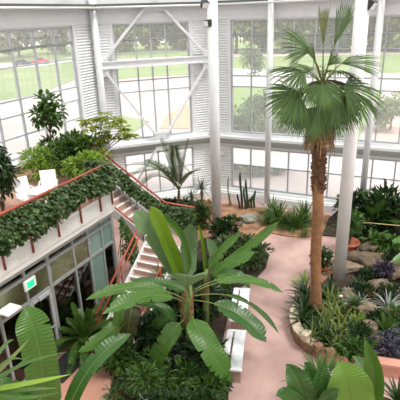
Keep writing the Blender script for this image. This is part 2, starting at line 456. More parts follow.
# glazed roof high above
t = MB(); t.add([V((-12, -3, 11.8)), V((17, -3, 11.8)), V((17, 27, 11.8)), V((-12, 27, 11.8))], [(0, 1, 2, 3)]); struct('ceiling', t, G_roof)
t = MB()
for k in range(9): t.abox(-12 + 3.6 * k - .06, -12 + 3.6 * k + .06, -3, 27, 11.6, 11.78)
struct('ceiling_beam', t, M_white)

# --- columns
def column(label, base, r, zt, n=24, group=None, mm=None):
    o = thing('steel_column', label, 'column', base, group)
    m_ = MB(); m_.tube([V(base), V(base) + Z * zt], r, n); obj('shaft', m_, mm or M_steel, o, True)
    m_ = MB(); m_.lathe(base, [(r + .07, 0), (r + .07, .03), (r + .002, .05)], n); obj('base_collar', m_, M_steel, o)
    return o


cC = at(217, 232); cT = at(338, 288)
column('round white steel column rising from the shrubs before the corner window', (cC.x, cC.y, 0), .215, 11.7)
column('round white steel column rising beside the tall fan palm trunk', (cT.x, cT.y, 0), .215, 11.7, mm=mat('grey_white_steel', (234, 234, 234), .45, .05))
column('white column in the corner above the deck plants', tuple((PA + (nB + nK).normalized() * .35)[:]), .165, 11.7)
for s_, lb in ((3.35, 'slim white column against the windows between corner and fan palm crown'), (8.12, 'slim white column against the windows behind the thick column')):
    column(lb, tuple((PC + dR * s_ + nR * .42)[:]), .15, 11.7)
# --- steel brace frame before wall B
br = thing('brace_frame', 'white steel beam with diagonal braces across the angled window wall', 'brace', tuple(PA + nB * .3))
def Bp(s, z, o=.3): return PA + dB * s + nB * o + Z * z
t = MB(); t.box(Bp(2.95, 7.46), dB, nB, Z, 2.72, .05, .13); t.box(Bp(2.95, 7.61), dB, nB, Z, 2.72, .13, .025); t.box(Bp(2.95, 7.31), dB, nB, Z, 2.72, .13, .025); obj('crossbeam', t, M_steel, br)
for (s0, z0, s1, z1) in ((.42, 7.72, 2.5, 9.9), (5.5, 7.72, 3.4, 9.9), (.42, 7.15, 2.62, 3.9), (5.5, 7.15, 3.3, 3.9), (2.7, 3.2, .5, .3), (3.2, 3.2, 5.4, .3)):
    t = MB(); t.bar(Bp(s0, z0), Bp(s1, z1), .1, .17, nB); obj('diagonal_brace', t, M_steel, br)
for (s0, s1, z0, z1) in ((.22, .6, 7.6, 7.95), (.22, .6, 6.95, 7.3), (5.35, 5.7, 7.6, 7.95), (5.35, 5.7, 6.95, 7.3), (2.35, 3.55, 9.78, 9.95), (2.5, 3.42, 3.72, 3.98), (2.6, 3.3, 3.02, 3.25)):
    t = MB(); t.box(Bp((s0 + s1) / 2, (z0 + z1) / 2), dB, nB, Z, (s1 - s0) / 2, .025, (z1 - z0) / 2); obj('gusset_plate', t, M_steel, br)
# --- flood lights
def flood(label, p, aim):
    o = thing('floodlight', label, 'light', tuple(p)); p = V(p); aim = V(aim).normalized(); sd = aim.cross(Z).normalized(); u = sd.cross(aim)
    t = MB(); t.box(p, aim, sd, u, .1, .16, .13); obj('housing', t, M_lampb, o, bevel=.02)
    t = MB(); t.box(p + aim * .105, aim, sd, u, .01, .13, .1); obj('lens', t, M_plastic, o)
    t = MB(); t.bar(p - aim * .05 - u * .1, p - aim * .3 - u * .12, .04, .03); obj('bracket', t, M_lampb, o)
flood('black floodlight with pale lens clamped to the column by the corner', atY(208, 23, cC.y - .12), (-.75, -.5, -.2))
flood('black floodlight high on the corner column near the eaves pipe', atY(205, 4, cC.y - .1), (.2, -.6, -.5))
flood('small black floodlight high on the column behind the fan palm', atY(371, 4, cT.y - .1), (.6, -.5, -.6))
t = MB(); t.box(PC + dR * .62 + nR * .12 + Z * 2.55, dR, nR, Z, .2, .1, .1); tag(obj('wall_box', t, M_white, origin=PC + dR * .62 + Z * 2.55), 'small white utility box on the siding beside the corner', 'box')
#@@STAIRS
# ================================================================== BALCONY, STOREFRONT, STAIRS
DZ = 4.05
A_in = W(-4.95, 0, 0)
t = MB(); t.prism([W(.22, -9, 0)[:2], W(.22, 3.05, 0)[:2], W(-1.9, 3.05, 0)[:2], W(-1.9, 5.2, 0)[:2], W(-5.0, 5.2, 0)[:2], W(-5.0, -9, 0)[:2]], 3.62, DZ); struct('floor_deck', t, M_deck)
t = MB()
t.box(W(.27, -2.95, 3.9), nK, dK, Z, .05, 6.05, .24); t.box(W(.2, -2.95, 3.58), nK, dK, Z, .09, 6.05, .09); t.box(W(-.85, 3.08, 3.82), nK, dK, Z, 1.15, .05, .3)
t.box(W(-1.88, 4.1, 3.82), nK, dK, Z, .05, 1.05, .3); t.box(W(-3.4, 5.22, 3.82), nK, dK, Z, 1.55, .05, .3)
struct('trim_12', t, M_fascia)
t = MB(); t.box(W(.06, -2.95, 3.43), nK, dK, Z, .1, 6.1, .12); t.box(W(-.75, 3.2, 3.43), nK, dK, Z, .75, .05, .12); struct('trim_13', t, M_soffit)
# storefront
sf = MB()
ms = [-5.9, -4.9, -3.9, -2.75, -1.85, -.86, .05, 1.16, 1.9, 2.62, 3.22]
for s_ in ms: sf.box(W(0, s_, 1.68), nK, dK, Z, .06, .06 if s_ == .05 or s_ == 3.22 else .035, 1.66)
for z_ in (.05, 2.26, 3.04, 3.31): sf.box(W(0, -1.4, z_), nK, dK, Z, .055, 4.64, .045)
for s_, o in ((3.22, -.9), (3.22, -1.85)): sf.box(W(o, s_, 1.68), nK, dK, Z, .05, .05, 1.66)
for z_ in (.05, 2.26, 3.04, 3.31): sf.box(W(-.9, 3.22, z_), nK, dK, Z, .95, .05, .045)
so = struct('window_6', sf, M_grey)
for a, c in zip(ms, ms[1:]):
    for za, zb in ((.09, 2.22), (2.3, 3.0), (3.08, 3.27)):
        g = MB(); g.box(W(0, (a + c) / 2, (za + zb) / 2), nK, dK, Z, .006, (c - a) / 2 - .03, (zb - za) / 2); obj('pane', g, G_teal if a > 1.8 and (za > 2 or a > 1.85 and a < 1.95) else G_milky if 2.25 < za < 2.5 else G_shop, so)
g = MB(); g.box(W(-.9, 3.22, 1.7), nK, dK, Z, .9, .006, 1.6); obj('side_pane', g, G_shop, so)
# door within the storefront
dm = MB()
for s_ in (-.78, -.04): dm.box(W(.02, s_, 1.13), nK, dK, Z, .04, .05, 1.1)
for z_ in (.12, 2.18): dm.box(W(.02, -.41, z_), nK, dK, Z, .04, .38, .07)
do = struct('door_1', dm, M_alu)
h = MB(); h.tube([W(.12, -.74, 1.05), W(.12, -.08, 1.05)], .02, 8); obj('push_bar', h, M_alu, do, True)
h = MB(); h.box(W(.1, -.35, 2.2), nK, dK, Z, .05, .22, .05); obj('door_closer', h, M_alu, do)
# room behind
t = MB(); t.box(W(-2.3, -2.9, 1.7), nK, dK, Z, .06, 6.1, 1.7); t.box(W(-2.1, 3.3, 1.7), nK, dK, Z, .25, .06, 1.7); struct('wall_room', t, M_room)
t = MB(); t.box(W(-2.5, -2.9, .003), nK, dK, Z, 2.45, 6.1, .004); struct('floor_room', t, M_roomfl)
t = MB(); t.box(W(-2.5, -2.9, 3.45), nK, dK, Z, 2.5, 6.1, .05); struct('ceiling_room', t, M_white)
E_fill = emis('fill_panel', (255, 236, 208), 34.)  # glowing ceiling panels added to brighten the room behind the glass
for k, (o, s_, lb) in enumerate(((-.95, -1.95, 'square white fill light added behind the storefront glass near the sign'), (-1.4, .6, 'square fill light added in the room beyond the storefront door'), (-1.4, 2.4, 'square fill light added at the stair end of the storefront room'))):
    ol = thing('room_fill_light', lb, 'light', tuple(W(o, s_, 3.4)), 'room fill lights')
    t = MB(); t.box(W(o, s_, 3.375), nK, dK, Z, .32, .32, .02); obj('fill_frame', t, M_white, ol)
    t = MB(); t.box(W(o, s_, 3.35), nK, dK, Z, .28, .28, .01); obj('diffuser', t, E_fill, ol)
# exit sign, hung in front of the glass
ex = thing('exit_sign', 'lit green sign hanging at the storefront glass above the door', 'sign', tuple(W(.12, -.8, 2.72)))
t = MB(); t.box(W(.14, -.8, 2.86), nK, dK, Z, .03, .21, .15); obj('sign_housing', t, M_plastic, ex, bevel=.01)
t = MB(); t.box(W(.173, -.8, 2.86), nK, dK, Z, .004, .13, .09); obj('sign_panel', t, emis('sign_green', (40, 215, 140), 1.1), ex)
pl = thing('glass_reflection', 'flat white panel added for the bright reflection on the storefront glass', 'light', tuple(W(.06, -1.75, 2.66)))  # added white panel, stands in for a bright reflection in the glass
t = MB(); t.box(W(.3, -1.75, 2.66), nK, dK, Z, .2, .24, .025); obj('reflection_panel', t, M_plastic, pl, bevel=.01)
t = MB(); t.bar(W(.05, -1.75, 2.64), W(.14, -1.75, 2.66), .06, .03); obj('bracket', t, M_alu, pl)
# doormat
q = at(66, 366) + Z * .018; t = MB(); t.box(q, nK, dK, Z, .4, .62, .01); tag(obj('doormat', t, M_black, origin=at(66, 366)), 'black rectangular doormat on the floor outside the storefront door', 'doormat')

# --- balcony railing
rl = thing('balcony_railing', 'red metal railing along the ivy edge of the deck', 'railing', tuple(W(.33, 3, 3.7)))
t = MB(); t.tube([W(.33, -9, 5.2), W(.33, 3.02, 5.2)], .042, 8); obj('top_rail', t, M_red, rl, True)
for s_ in (2.98, 2.34, 1.36, .36, -.67, -1.65, -2.65, -3.65):
    t = MB(); t.bar(W(.35, s_, 3.78), W(.33, s_, 5.18), .07, .035, dK); obj('post', t, M_redd, rl)
# --- deck far rail + flight rail
SP = [(-3.6, 5.12, 5.1), (-1.9, 5.12, 5.1), (1.1, 5.12, 3.15), (2.3, 5.12, 3.12)]
rl = thing('stair_railing', 'red double handrail above the ivy on the upper stair flight', 'railing', tuple(W(-1.9, 5.12, DZ)))
for nm, dz, r_ in (('handrail', 0, .04), ('lower_rail', -.3, .028)):
    t = MB(); t.tube([W(a, s_, z + dz) for a, s_, z in SP], r_, 8); obj(nm, t, M_red, rl, True)
for a, s_, z, zb in ((-3.5, 5.12, 5.1, DZ), (-1.9, 5.12, 5.1, DZ), (-.4, 5.12, 4.12, 3.1), (1.1, 5.12, 3.15, 2.1)):
    t = MB(); t.bar(W(a, s_, zb), W(a, s_, z), .05, .05, dK); obj('post', t, M_redd, rl)
rl = thing('inner_stair_railing', 'low red rail along the inner side of the upper stair flight', 'railing', tuple(W(-.5, 3.97, 3)))
t = MB(); t.tube([W(-1.0, 3.95, 3.66), W(.8, 3.95, 2.5)], .035, 8); t.tube([W(.8, 3.95, 2.5), W(.8, 3.95, 2.1)], .035, 8); obj('handrail', t, M_red, rl, True)
rl = thing('lower_stair_railing', 'red double rail beside the storefront along the lower stair flight', 'railing', tuple(W(.86, 3.8, 2)))
for nm, dz, r_ in (('handrail', .95, .035), ('lower_rail', .6, .03)):
    t = MB(); t.tube([W(.84, 4.1, 2.1 + dz), W(.84, .85, dz)], r_, 8); obj(nm, t, M_red, rl, True)
for s_, z in ((4.0, 2.1), (2.4, 1.05), (.9, .1)):
    t = MB(); t.tube([W(.84, s_, z - .1), W(.84, s_, z + .95)], .02, 8); obj('post', t, M_redd, rl, True)
rl = thing('garden_stair_railing', 'red rail beside the banana stems along the lower stair flight', 'railing', tuple(W(2.26, 3.8, 2)))
t = MB(); t.tube([W(2.26, 2.6, 2.04), W(2.26, .85, .9)], .035, 8); obj('handrail', t, M_red, rl, True)
t = MB(); t.tube([W(2.26, 2.6, 1.74), W(2.26, .85, .6)], .028, 8); obj('lower_rail', t, M_red, rl, True)
for s_, z in ((2.55, 1.15), (1.7, .6), (.9, .1)):
    t = MB(); t.tube([W(2.26, s_, z - .1), W(2.26, s_, z + .85)], .025, 8); obj('post', t, M_red, rl, True)
# --- staircase
st = thing('staircase', 'concrete staircase of two flights with white nosings climbing to the deck', 'staircase', tuple(W(.9, .75, 0)))
n1 = 12; rise1 = (DZ - 2.1) / n1; run1 = 3.0 / n1
for i in range(1, n1):
    z = DZ - rise1 * i; o = -1.9 + run1 * (i - 1)
    t = MB(); t.box(W(o + run1 / 2, 4.55, z - .05), nK, dK, Z, run1 / 2 + .01, .55, .05); t.box(W(o + .01, 4.55, z + rise1 / 2), nK, dK, Z, .012, .55, rise1 / 2); tr = obj('tread', t, M_tread, st)
    t = MB(); t.box(W(o + run1 - .035, 4.55, z - .012), nK, dK, Z, .045, .56, .026); obj('nosing', t, M_white, tr)
t = MB(); t.box(W(1.7, 4.6, 2.02), nK, dK, Z, .62, .6, .08); obj('landing', t, M_tread, st)
n2 = 13; rise2 = 2.1 / n2; run2 = 3.25 / n2
for i in range(1, n2):
    z = 2.1 - rise2 * i; s_ = 4.0 - run2 * (i - 1)
    t = MB(); t.box(W(1.56, s_ - run2 / 2, z - .05), nK, dK, Z, .64, run2 / 2 + .01, .05); t.box(W(1.56, s_ - .01, z + rise2 / 2), nK, dK, Z, .64, .012, rise2 / 2); tr = obj('tread', t, M_tread, st)
    t = MB(); t.box(W(1.56, s_ - run2 + .035, z - .012), nK, dK, Z, .64, .045, .026); obj('nosing', t, M_white, tr)
for nm, a, c in (('stringer', W(.9, 4.05, 1.98), W(.9, .75, -.02)), ('stringer', W(2.22, 4.05, 1.98), W(2.22, .75, -.02)), ('stringer', W(-1.95, 3.98, 3.98), W(1.1, 3.98, 2.0)), ('stringer', W(-1.95, 5.12, 3.98), W(1.1, 5.12, 2.0))):
    t = MB(); t.bar(a, c, .06, .3); obj(nm, t, M_white, st)
for o_, s_ in ((1.2, 4.1), (2.2, 4.1), (1.2, 5.1), (2.2, 5.1)):
    t = MB(); t.box(W(o_, s_, .97), nK, dK, Z, .06, .06, .97); obj('support_post', t, M_white, st)

# --- furniture on the deck
def chair(label, base, yaw):
    o = thing('patio_chair', label, 'chair', tuple(base), 'white patio chairs'); c, s_ = math.cos(yaw), math.sin(yaw)
    fx = V((c, s_, 0)); fy = V((-s_, c, 0)); B = V(base)
    def q(x, y, z): return B + fx * x + fy * y + Z * z
    t = MB(); t.box(q(.02, 0, .43), fx, fy, Z, .24, .24, .02); obj('seat', t, M_plastic, o, bevel=.02)
    t = MB(); u = (Z - fx * .22).normalized(); t.box(q(-.28, 0, .72), fx, fy, u, .02, .25, .3); obj('backrest', t, M_plastic, o, bevel=.06)
    for x, y in ((.24, .24), (.24, -.24), (-.22, .22), (-.22, -.22)):
        t = MB(); t.tube([q(x, y, 0), q(x * .9, y * .95, .43)], .025, 8); obj('leg', t, M_plastic, o, True)
    for y in (.27, -.27):
        t = MB(); t.tube([q(-.28, y, .68), q(.1, y, .67), q(.24, y, .6), q(.25, y * .95, .4)], .024, 8); obj('armrest', t, M_plastic, o, True)
p1 = at(27.5, 197, DZ + .45); p2 = at(49, 190, DZ + .45); ptb = at(40, 190, DZ + .62)
p1.z = p2.z = ptb.z = DZ
chair('white plastic patio chair on the deck, away from the lime shrub', p1, -.75)
chair('white plastic patio chair backed against the lime green deck shrub', p2, -1.35)
o = thing('patio_table', 'low round white table between the two patio chairs', 'table', tuple(ptb))
t = MB(); t.lathe(ptb, [(.36, .58), (.38, .6), (.36, .63)], 24); obj('tabletop', t, M_plastic, o)
for a in (.8, 2.4, 3.9, 5.5):
    t = MB(); t.tube([ptb + V((.3 * math.cos(a), .3 * math.sin(a), 0)), ptb + V((.22 * math.cos(a), .22 * math.sin(a), .59))], .025, 8); obj('leg', t, M_plastic, o, True)
#@@BEDS
# ================================================================== GROUND BEDS
def bed(name, pxs, m, z=.05):
    t = MB(); t.prism([(at(x, y).x, at(x, y).y) for x, y in pxs], 0.001, z); return struct(name, t, m)


bed('floor_bed_sand', [(200, 200), (222, 204), (250, 207), (300, 214), (330, 216), (322, 236), (300, 238), (282, 236), (264, 232), (250, 244), (200, 244), (170, 215)], M_sand, .06)
bed('floor_bed_banana', [(240, 288), (256, 279), (266, 268), (268, 256), (262, 246), (250, 240), (222, 236), (200, 240), (188, 262), (160, 318), (142, 345), (126, 362), (112, 382), (112, 420), (150, 460), (232, 440), (226, 372), (222, 345), (228, 315)], M_soil, .07)
bed('floor_bed_border', [(300, 214), (380, 222), (480, 230), (480, 250), (372, 244), (345, 238), (322, 236)], M_soil, .05)
# raised planter
RP = [(301, 292), (295, 300), (290, 309), (289.5, 319), (294, 330), (304, 340), (321, 349), (345, 357), (372, 362.5), (400, 367), (430, 372), (470, 377)]
RPo = [at(x, y, .45) for x, y in RP]
back = [at(x, y, .45) for x, y in ((455, 300), (425, 256), (385, 250), (362, 256), (345, 262), (327, 269), (312, 281))]
ring = RPo + back
cen = V((5.6, 13.6, .45))
inner = [p + (cen - p).normalized() * .32 for p in ring]
# coping ring and walls: the curved brick part, then the pink straight part
def ring_part(i0, i1, m_c, m_w, names, label):
    o = thing(names[0], label, 'planter', (ring[i0].x, ring[i0].y, 0))
    c = MB(); w_ = MB(); N = len(ring)
    pts = []
    for i in range(i0, i1):
        for k in range(5): pts.append((ring[i % N].lerp(ring[(i + 1) % N], k / 5), inner[i % N].lerp(inner[(i + 1) % N], k / 5)))
    pts.append((ring[i1 % N], inner[i1 % N]))
    for (a, ai), (b_, bi) in zip(pts, pts[1:]):
        o_ = lambda p: V((p.x, p.y, .37)); u_ = lambda p: V((p.x, p.y, .45))
        c.add([o_(a), o_(b_), o_(bi), o_(ai), u_(a), u_(b_), u_(bi), u_(ai)], [(0, 1, 5, 4), (4, 5, 6, 7), (2, 3, 7, 6), (0, 3, 2, 1)])
        e = lambda p, q, z: (p + (q - p) * .12).xy.to_3d() + Z * z
        w_.add([e(a, ai, 0), e(b_, bi, 0), e(b_, bi, .37), e(a, ai, .37), e(ai, a, 0), e(bi, b_, 0), e(bi, b_, .37), e(ai, a, .37)], [(0, 1, 2, 3), (5, 4, 7, 6)])
    obj('coping', c, m_c, o); obj('planter_wall', w_, m_w, o)
ring_part(0, 6, M_coping, M_brick, ('planter_curb',), 'curved brick planter curb with cream coping around the palm bed')
ring_part(6, 12, M_pinkwall, M_pinkwall, ('planter_curb',), 'straight pink planter wall along the front of the rock garden')
ring_part(12, 19, M_brick, M_brick, ('planter_curb',), 'low tan curb behind the rocks at the back of the pond')
t = MB(); t.prism([(p.x, p.y) for p in inner], .0, .36); struct('floor_bed_palm', t, M_soil)
t = MB(); t.prism([(p.x, p.y) for p in [at(x, y, .4) for x, y in ((352, 263), (372, 260), (396, 268), (404, 290), (384, 292), (364, 288), (356, 276))]], .3, .39)
w = obj('pond_water', t, M_water); tag(w, 'dark still pond water among the rocks', 'pond')
# broken bricks of the curb edge
def brick(label, px, z, L, rz, m_=M_brick):
    p = at(px[0], px[1], z); t = MB(); a = V((math.cos(rz), math.sin(rz), 0)); t.box(p, a, Z.cross(a), Z, L, .1, .1)
    tag(obj('paving_brick', t, m_, origin=p, bevel=.015), label, 'brick')
brick('tilted tan brick on the coping beside the striped lilies', (306, 335), .53, .17, .9, M_coping)
brick('upright brown brick edging the planter below the striped lilies', (318, 347), .5, .12, .3)
brick('brown brick edging stone farther along the planter front', (330, 352), .5, .12, .2)


def rock(label, px, z, size, seed, m_, flat=.6, yaw=0., name='rock', p=None):
    p = p or at(px[0], px[1], z); bm = bmesh.new(); bmesh.ops.create_icosphere(bm, subdivisions=4, radius=1)
    for v in bm.verts:
        n_ = noise.noise(v.co * 1.1 + V((seed * 7.3, seed, 0))) * .45 + noise.noise(v.co * 2.7 + V((seed, 3, seed))) * .16
        c = v.co * (1 + n_); c.z = max(-.55, min(.62, c.z)); v.co = V((c.x * size[0], c.y * size[1], c.z * flat * size[0]))
    bmesh.ops.rotate(bm, verts=bm.verts, cent=(0, 0, 0), matrix=Matrix.Rotation(yaw, 3, 'Z'))
    zb = min(v.co.z for v in bm.verts); t = MB(); t.v = [v.co + p + V((0, 0, -zb - .02)) for v in bm.verts]; t.f = [tuple(v.index for v in f.verts) for f in bm.faces]; bm.free()
    return tag(obj(name, t, m_, smooth=True, origin=p), label, 'rock')


rock('flat grey green boulder on the sand before the cacti', (248, 221), .05, (.5, .38), 2, M_rock3, .55, .2)
rock('wide pale stone slab leaning beside the column and terracotta pot', (343, 269), .3, (.62, .5), 3, M_rock, .45, .3)
rock('large brown boulder beside the big terracotta pot', (358, 266), .3, (.62, .42), 5, M_rock2, .75, -.7)
rock('round tan rock below the purple plant', (380, 287), .4, (.42, .3), 7, M_rock, .5, .1)
rock('grey rock behind the pond under the leafy shrub', (368, 250), .4, (.42, .32), 8, M_rock2, .6, .4)
rock('brown rock at the back of the pond beside the purple plant', (374, 264), .4, (.4, .32), 9, M_rock2, .7, 1.4)
rock('tan boulder behind the purple plant at the pond edge', (396, 274), .4, (.5, .42), 11, M_rock, .6, .6)
rock('tall pale pink rock below the silver spiky plant', (366, 315), .4, (.36, .3), 12, M_rock, .9, .5)
rock('flat tan rock beside the column foot', (348, 296), .4, (.3, .24), 13, M_rock, .5, 1.)
rock('square tan rock stacked below the tall pale pink rock', (368, 330), .4, (.32, .26), 14, M_rock, .7, .2)
rock('brown stone beside the feathery fern at the planter front', (374, 341), .4, (.3, .24), 15, M_rock2, .7, 2.)
rock('small grey stone among the leaves near the pink wall', (376, 352), .4, (.24, .2), 16, M_rock3, .7, .3)
rock('tan flat stone below the silver spiky plant', (388, 318), .4, (.42, .3), 17, M_rock2, .5, .9)
rock('small white stone at the foot of the thick column', (341, 297), .4, (.14, .12), 18, M_fascia, .8)
rock('small white stone under the dark potted rosette', (345, 303), .4, (.12, .1), 19, M_fascia, .8)

# --- benches
def bench(label, a, b_, wid, closed):
    a = V(a); b_ = V(b_); d = (b_ - a).normalized(); sd = V((d.y, -d.x, 0)); L = (b_ - a).length
    o = thing('garden_bench', label, 'bench', (a.x, a.y, 0), 'white benches')
    def q(u, v_, z): return V((a.x, a.y, 0)) + d * u - sd * v_ + Z * z
    t = MB(); t.box(q(L / 2 + .04, .17, .46), d, sd, Z, L / 2 - .04, .165, .025); obj('seat_plank', t, M_bench, o, bevel=.008)
    t = MB(); t.box(q(L / 2 + .04, .48, .46), d, sd, Z, L / 2 - .04, .09, .025); obj('seat_plank', t, M_bench, o, bevel=.008)
    t = MB(); t.box(q(.035, .27, .47), d, sd, Z, .045, .28, .03); obj('end_board', t, M_bench, o, bevel=.008)
    t = MB(); t.box(q(L - .03, .27, .47), d, sd, Z, .045, .28, .03); obj('end_board', t, M_bench, o, bevel=.008)
    for u in (.16, L - .16):
        t = MB(); t.box(q(u, .27, .21), d, sd, Z, .1, .24, .215); obj('leg', t, M_benchleg, o)
b0 = at(241.5, 371, .48); b1 = at(246, 331, .48); b2 = at(246.5, 322, .48); b3 = at(250, 289, .48)
bench('white plank bench beside the path, at the drooping banana leaf tip', b0, b1, .5, 1)
bench('white plank bench farther along the path toward the round shrub', b2, b3, .5, 1)
#@@PLANTS
# ================================================================== PLANTS
def bush(name, label, cat, loc, rad, n, L, w, m_, seed, zc=None, lumps=7, droop=.2, group=None, stems=5, lm=.5, m_st=None, base=None):
    rd = random.Random(seed); loc = V(loc); zc = rad[2] if zc is None else zc
    o = thing(name, label, cat, tuple(loc if base is None else base), group); t = MB(); cs = []
    for k in range(lumps):
        a = rd.uniform(0, 6.28); r_ = rd.uniform(.25, .6); cs.append((V((math.cos(a) * r_ * rad[0], math.sin(a) * r_ * rad[1], rd.uniform(-.45, .5) * rad[2])), rd.uniform(.4, .62)))
    for i in range(n):
        c, s_ = cs[i % lumps]; u = V((rd.gauss(0, 1), rd.gauss(0, 1), rd.gauss(.25, 1))).normalized(); rr = rd.uniform(.6, 1.05)
        p = loc + Z * zc + c + V((u.x * rad[0], u.y * rad[1], u.z * rad[2])) * (s_ * rr)
        if p.z < loc.z + .03: p.z = loc.z + .03 + rd.random() * .1
        dv = (u + V((rd.uniform(-lm, lm), rd.uniform(-lm, lm), rd.uniform(-lm, lm) - droop))).normalized()
        nn = (Z * .9 + u * .5 + V((rd.uniform(-.5, .5), rd.uniform(-.5, .5), 0))).normalized(); k = rd.uniform(.65, 1.2)
        t.leaf(p, dv, nn, L * k, w * k)
    obj('foliage', t, m_, o)
    if stems:
        t = MB(); B = V(base) if base is not None else loc
        for k in range(stems):
            c, s_ = cs[k % lumps]; e = loc + Z * zc + c * .9; a = rd.uniform(0, 6.28); b_ = B + V((math.cos(a), math.sin(a), 0)) * .06
            md = b_.lerp(e, .5) + V((rd.uniform(-.1, .1), rd.uniform(-.1, .1), .1)); r_ = .012 + .012 * rad[2]
            t.tube([b_, md, e], [r_, r_ * .8, r_ * .4], 5)
        obj('stem', t, m_st or M_wood, o)
    return o


def straps(name, label, cat, loc, n, L, w, m_, seed, el=(20, 80), droop=.5, group=None, prof=None, fold=.25, nseg=6, trunk=0., rt=.05, m_t=None, r0=.03, part='foliage'):
    rd = random.Random(seed); loc = V(loc); o = thing(name, label, cat, tuple(loc), group); t = MB(); top = loc + Z * trunk
    for i in range(n):
        a = i * 2.39996 + rd.uniform(-.3, .3); e = R(el[0] + (el[1] - el[0]) * ((i + .5) / n) + rd.uniform(-6, 6)); l = L * rd.uniform(.75, 1.1)
        h = V((math.cos(a), math.sin(a), 0)); d = h * math.cos(e) + Z * math.sin(e); p0 = top + h * r0
        p1 = p0 + d * (l * .5); p2 = p0 + d * l - Z * (droop * l * math.cos(e)) + h * (droop * .2 * l)
        if p2.z < loc.z + .02: p2.z = loc.z + .02
        t.blade([p0, p1, p2], w * rd.uniform(.8, 1.15), (Z + h * -.4 if e > 1 else Z) , nseg, prof or (lambda q: min(1, .55 + 1.6 * q) * (1 - q ** 2.6) + .02), fold)
    obj(part, t, m_, o)
    if trunk:
        t = MB(); t.tube([loc, loc + Z * trunk * .5 + X * .02, top + Z * .03], [rt * 1.15, rt, rt * .9], 8); obj('stem', t, m_t or M_wood, o, True)
    return o


def pinnate(t, rach, P, nl, ll, lw, seed, droop=.35, rr=.012, start=.12, spread=.75):
    rd = random.Random(seed); pts = [bez(P, k / 10) for k in range(11)]; rach.tube(pts, [rr * (1 - .07 * k) for k in range(11)], 5)
    for i in range(nl):
        q = start + (1 - start) * i / nl; p = bez(P, q); tg = bez_t(P, q); sd = tg.cross(Z)
        sd = sd.normalized() if sd.length > .05 else tg.orthogonal().normalized(); nn = sd.cross(tg).normalized()
        l = ll * (math.sin(math.pi * (.12 + .83 * q)) ** .7) * rd.uniform(.9, 1.1)
        for s_ in (-1, 1):
            d = (sd * s_ * spread + tg * .6 + nn * .28).normalized(); a = p + d * (l * .5); e = p + d * l - Z * (droop * l)
            t.blade([p, a, e], lw, nn, 3, lambda z: .5 + z * 1.2 if z < .4 else 1.05 * (1 - z) + .06, .15)


def fern(name, label, cat, loc, n, L, seed, m_, ll=.16, lw=.035, el=(10, 75), nl=18, group=None, droop=.75, rr=.01, trunk=0., base=None, m_r=None):
    rd = random.Random(seed); loc = V(loc); o = thing(name, label, cat, tuple(base or loc), group)
    for i in range(n):
        a = i * 2.39996 + rd.uniform(-.3, .3); e = R(el[0] + (el[1] - el[0]) * ((i + .5) / n)); l = L * rd.uniform(.8, 1.1)
        h = V((math.cos(a), math.sin(a), 0)); d = h * math.cos(e) + Z * math.sin(e); p0 = loc + h * .03; p1 = p0 + d * l * .55; p2 = p0 + d * l - Z * (droop * l * math.cos(e) * .8)
        t = MB(); r_ = MB(); pinnate(t, r_, [p0, p1, p2], nl, ll, lw, seed + i, .25, rr); f = obj('frond', t, m_, o); obj('rachis', r_, m_r or M_stem, f)
    return o


# ---------------- banana leaves
def banprof(t):
    if t < .06: return .05
    q = (t - .06) / .94
    return max(.03, min(1., (q * 7) ** .6) * (1 - max(0, (q - .72) / .28) ** 2.2))


def petprof(t0):
    def f(t):
        if t < t0: return .06
        q = (t - t0) / (1 - t0)
        return max(.05, min(1., (q * 6) ** .6) * (1 - max(0, (q - .7) / .3) ** 2.2))
    return f


def bleaf(root, P, w, nrm, m_, seed, fold=.16, wave=.05, tears=2, prof=banprof, nseg=52, rib=.016, name='leaf', twist=0., rip=.008):
    t = MB(); t.blade(P, w, V(nrm), nseg, prof, fold, wave * 1.6, 3, seed, tears * 2, rip, twist); lf = obj(name, t, m_, root, False)
    t = MB(); t.tube([bez(P, k / 14) for k in range(15)], [rib * (1 - .062 * k) for k in range(15)], 6); obj('midrib', t, L_rib, lf, True)


def q3(a, b_, c): return [atY(*a), atY(*b_) * 2 - (atY(*a) + atY(*c)) * .5, atY(*c)]   # bezier through a middle point


def pstem(root, base, crown, r_, m_=None):
    t = MB(); B = V(base); T = V(crown); t.tube([B, B.lerp(T, .35), B.lerp(T, .75), T + Z * .1], [r_ * 1.3, r_, r_ * .75, r_ * .45], 12); obj('stalk', t, m_ or M_stem, root, True)
    t = MB()
    for k in range(5):
        a = k * 1.3; h = V((math.cos(a), math.sin(a), 0)) * r_; p = B.lerp(T, .1 + .14 * k) + h * .8
        t.blade([p, p + Z * .5 + h * .4, p + Z * .9 + h * 1.2], .16, h, 6, lambda q: 1 - q * .8, -.3)
    obj('dry_sheath', t, M_thatch, root)


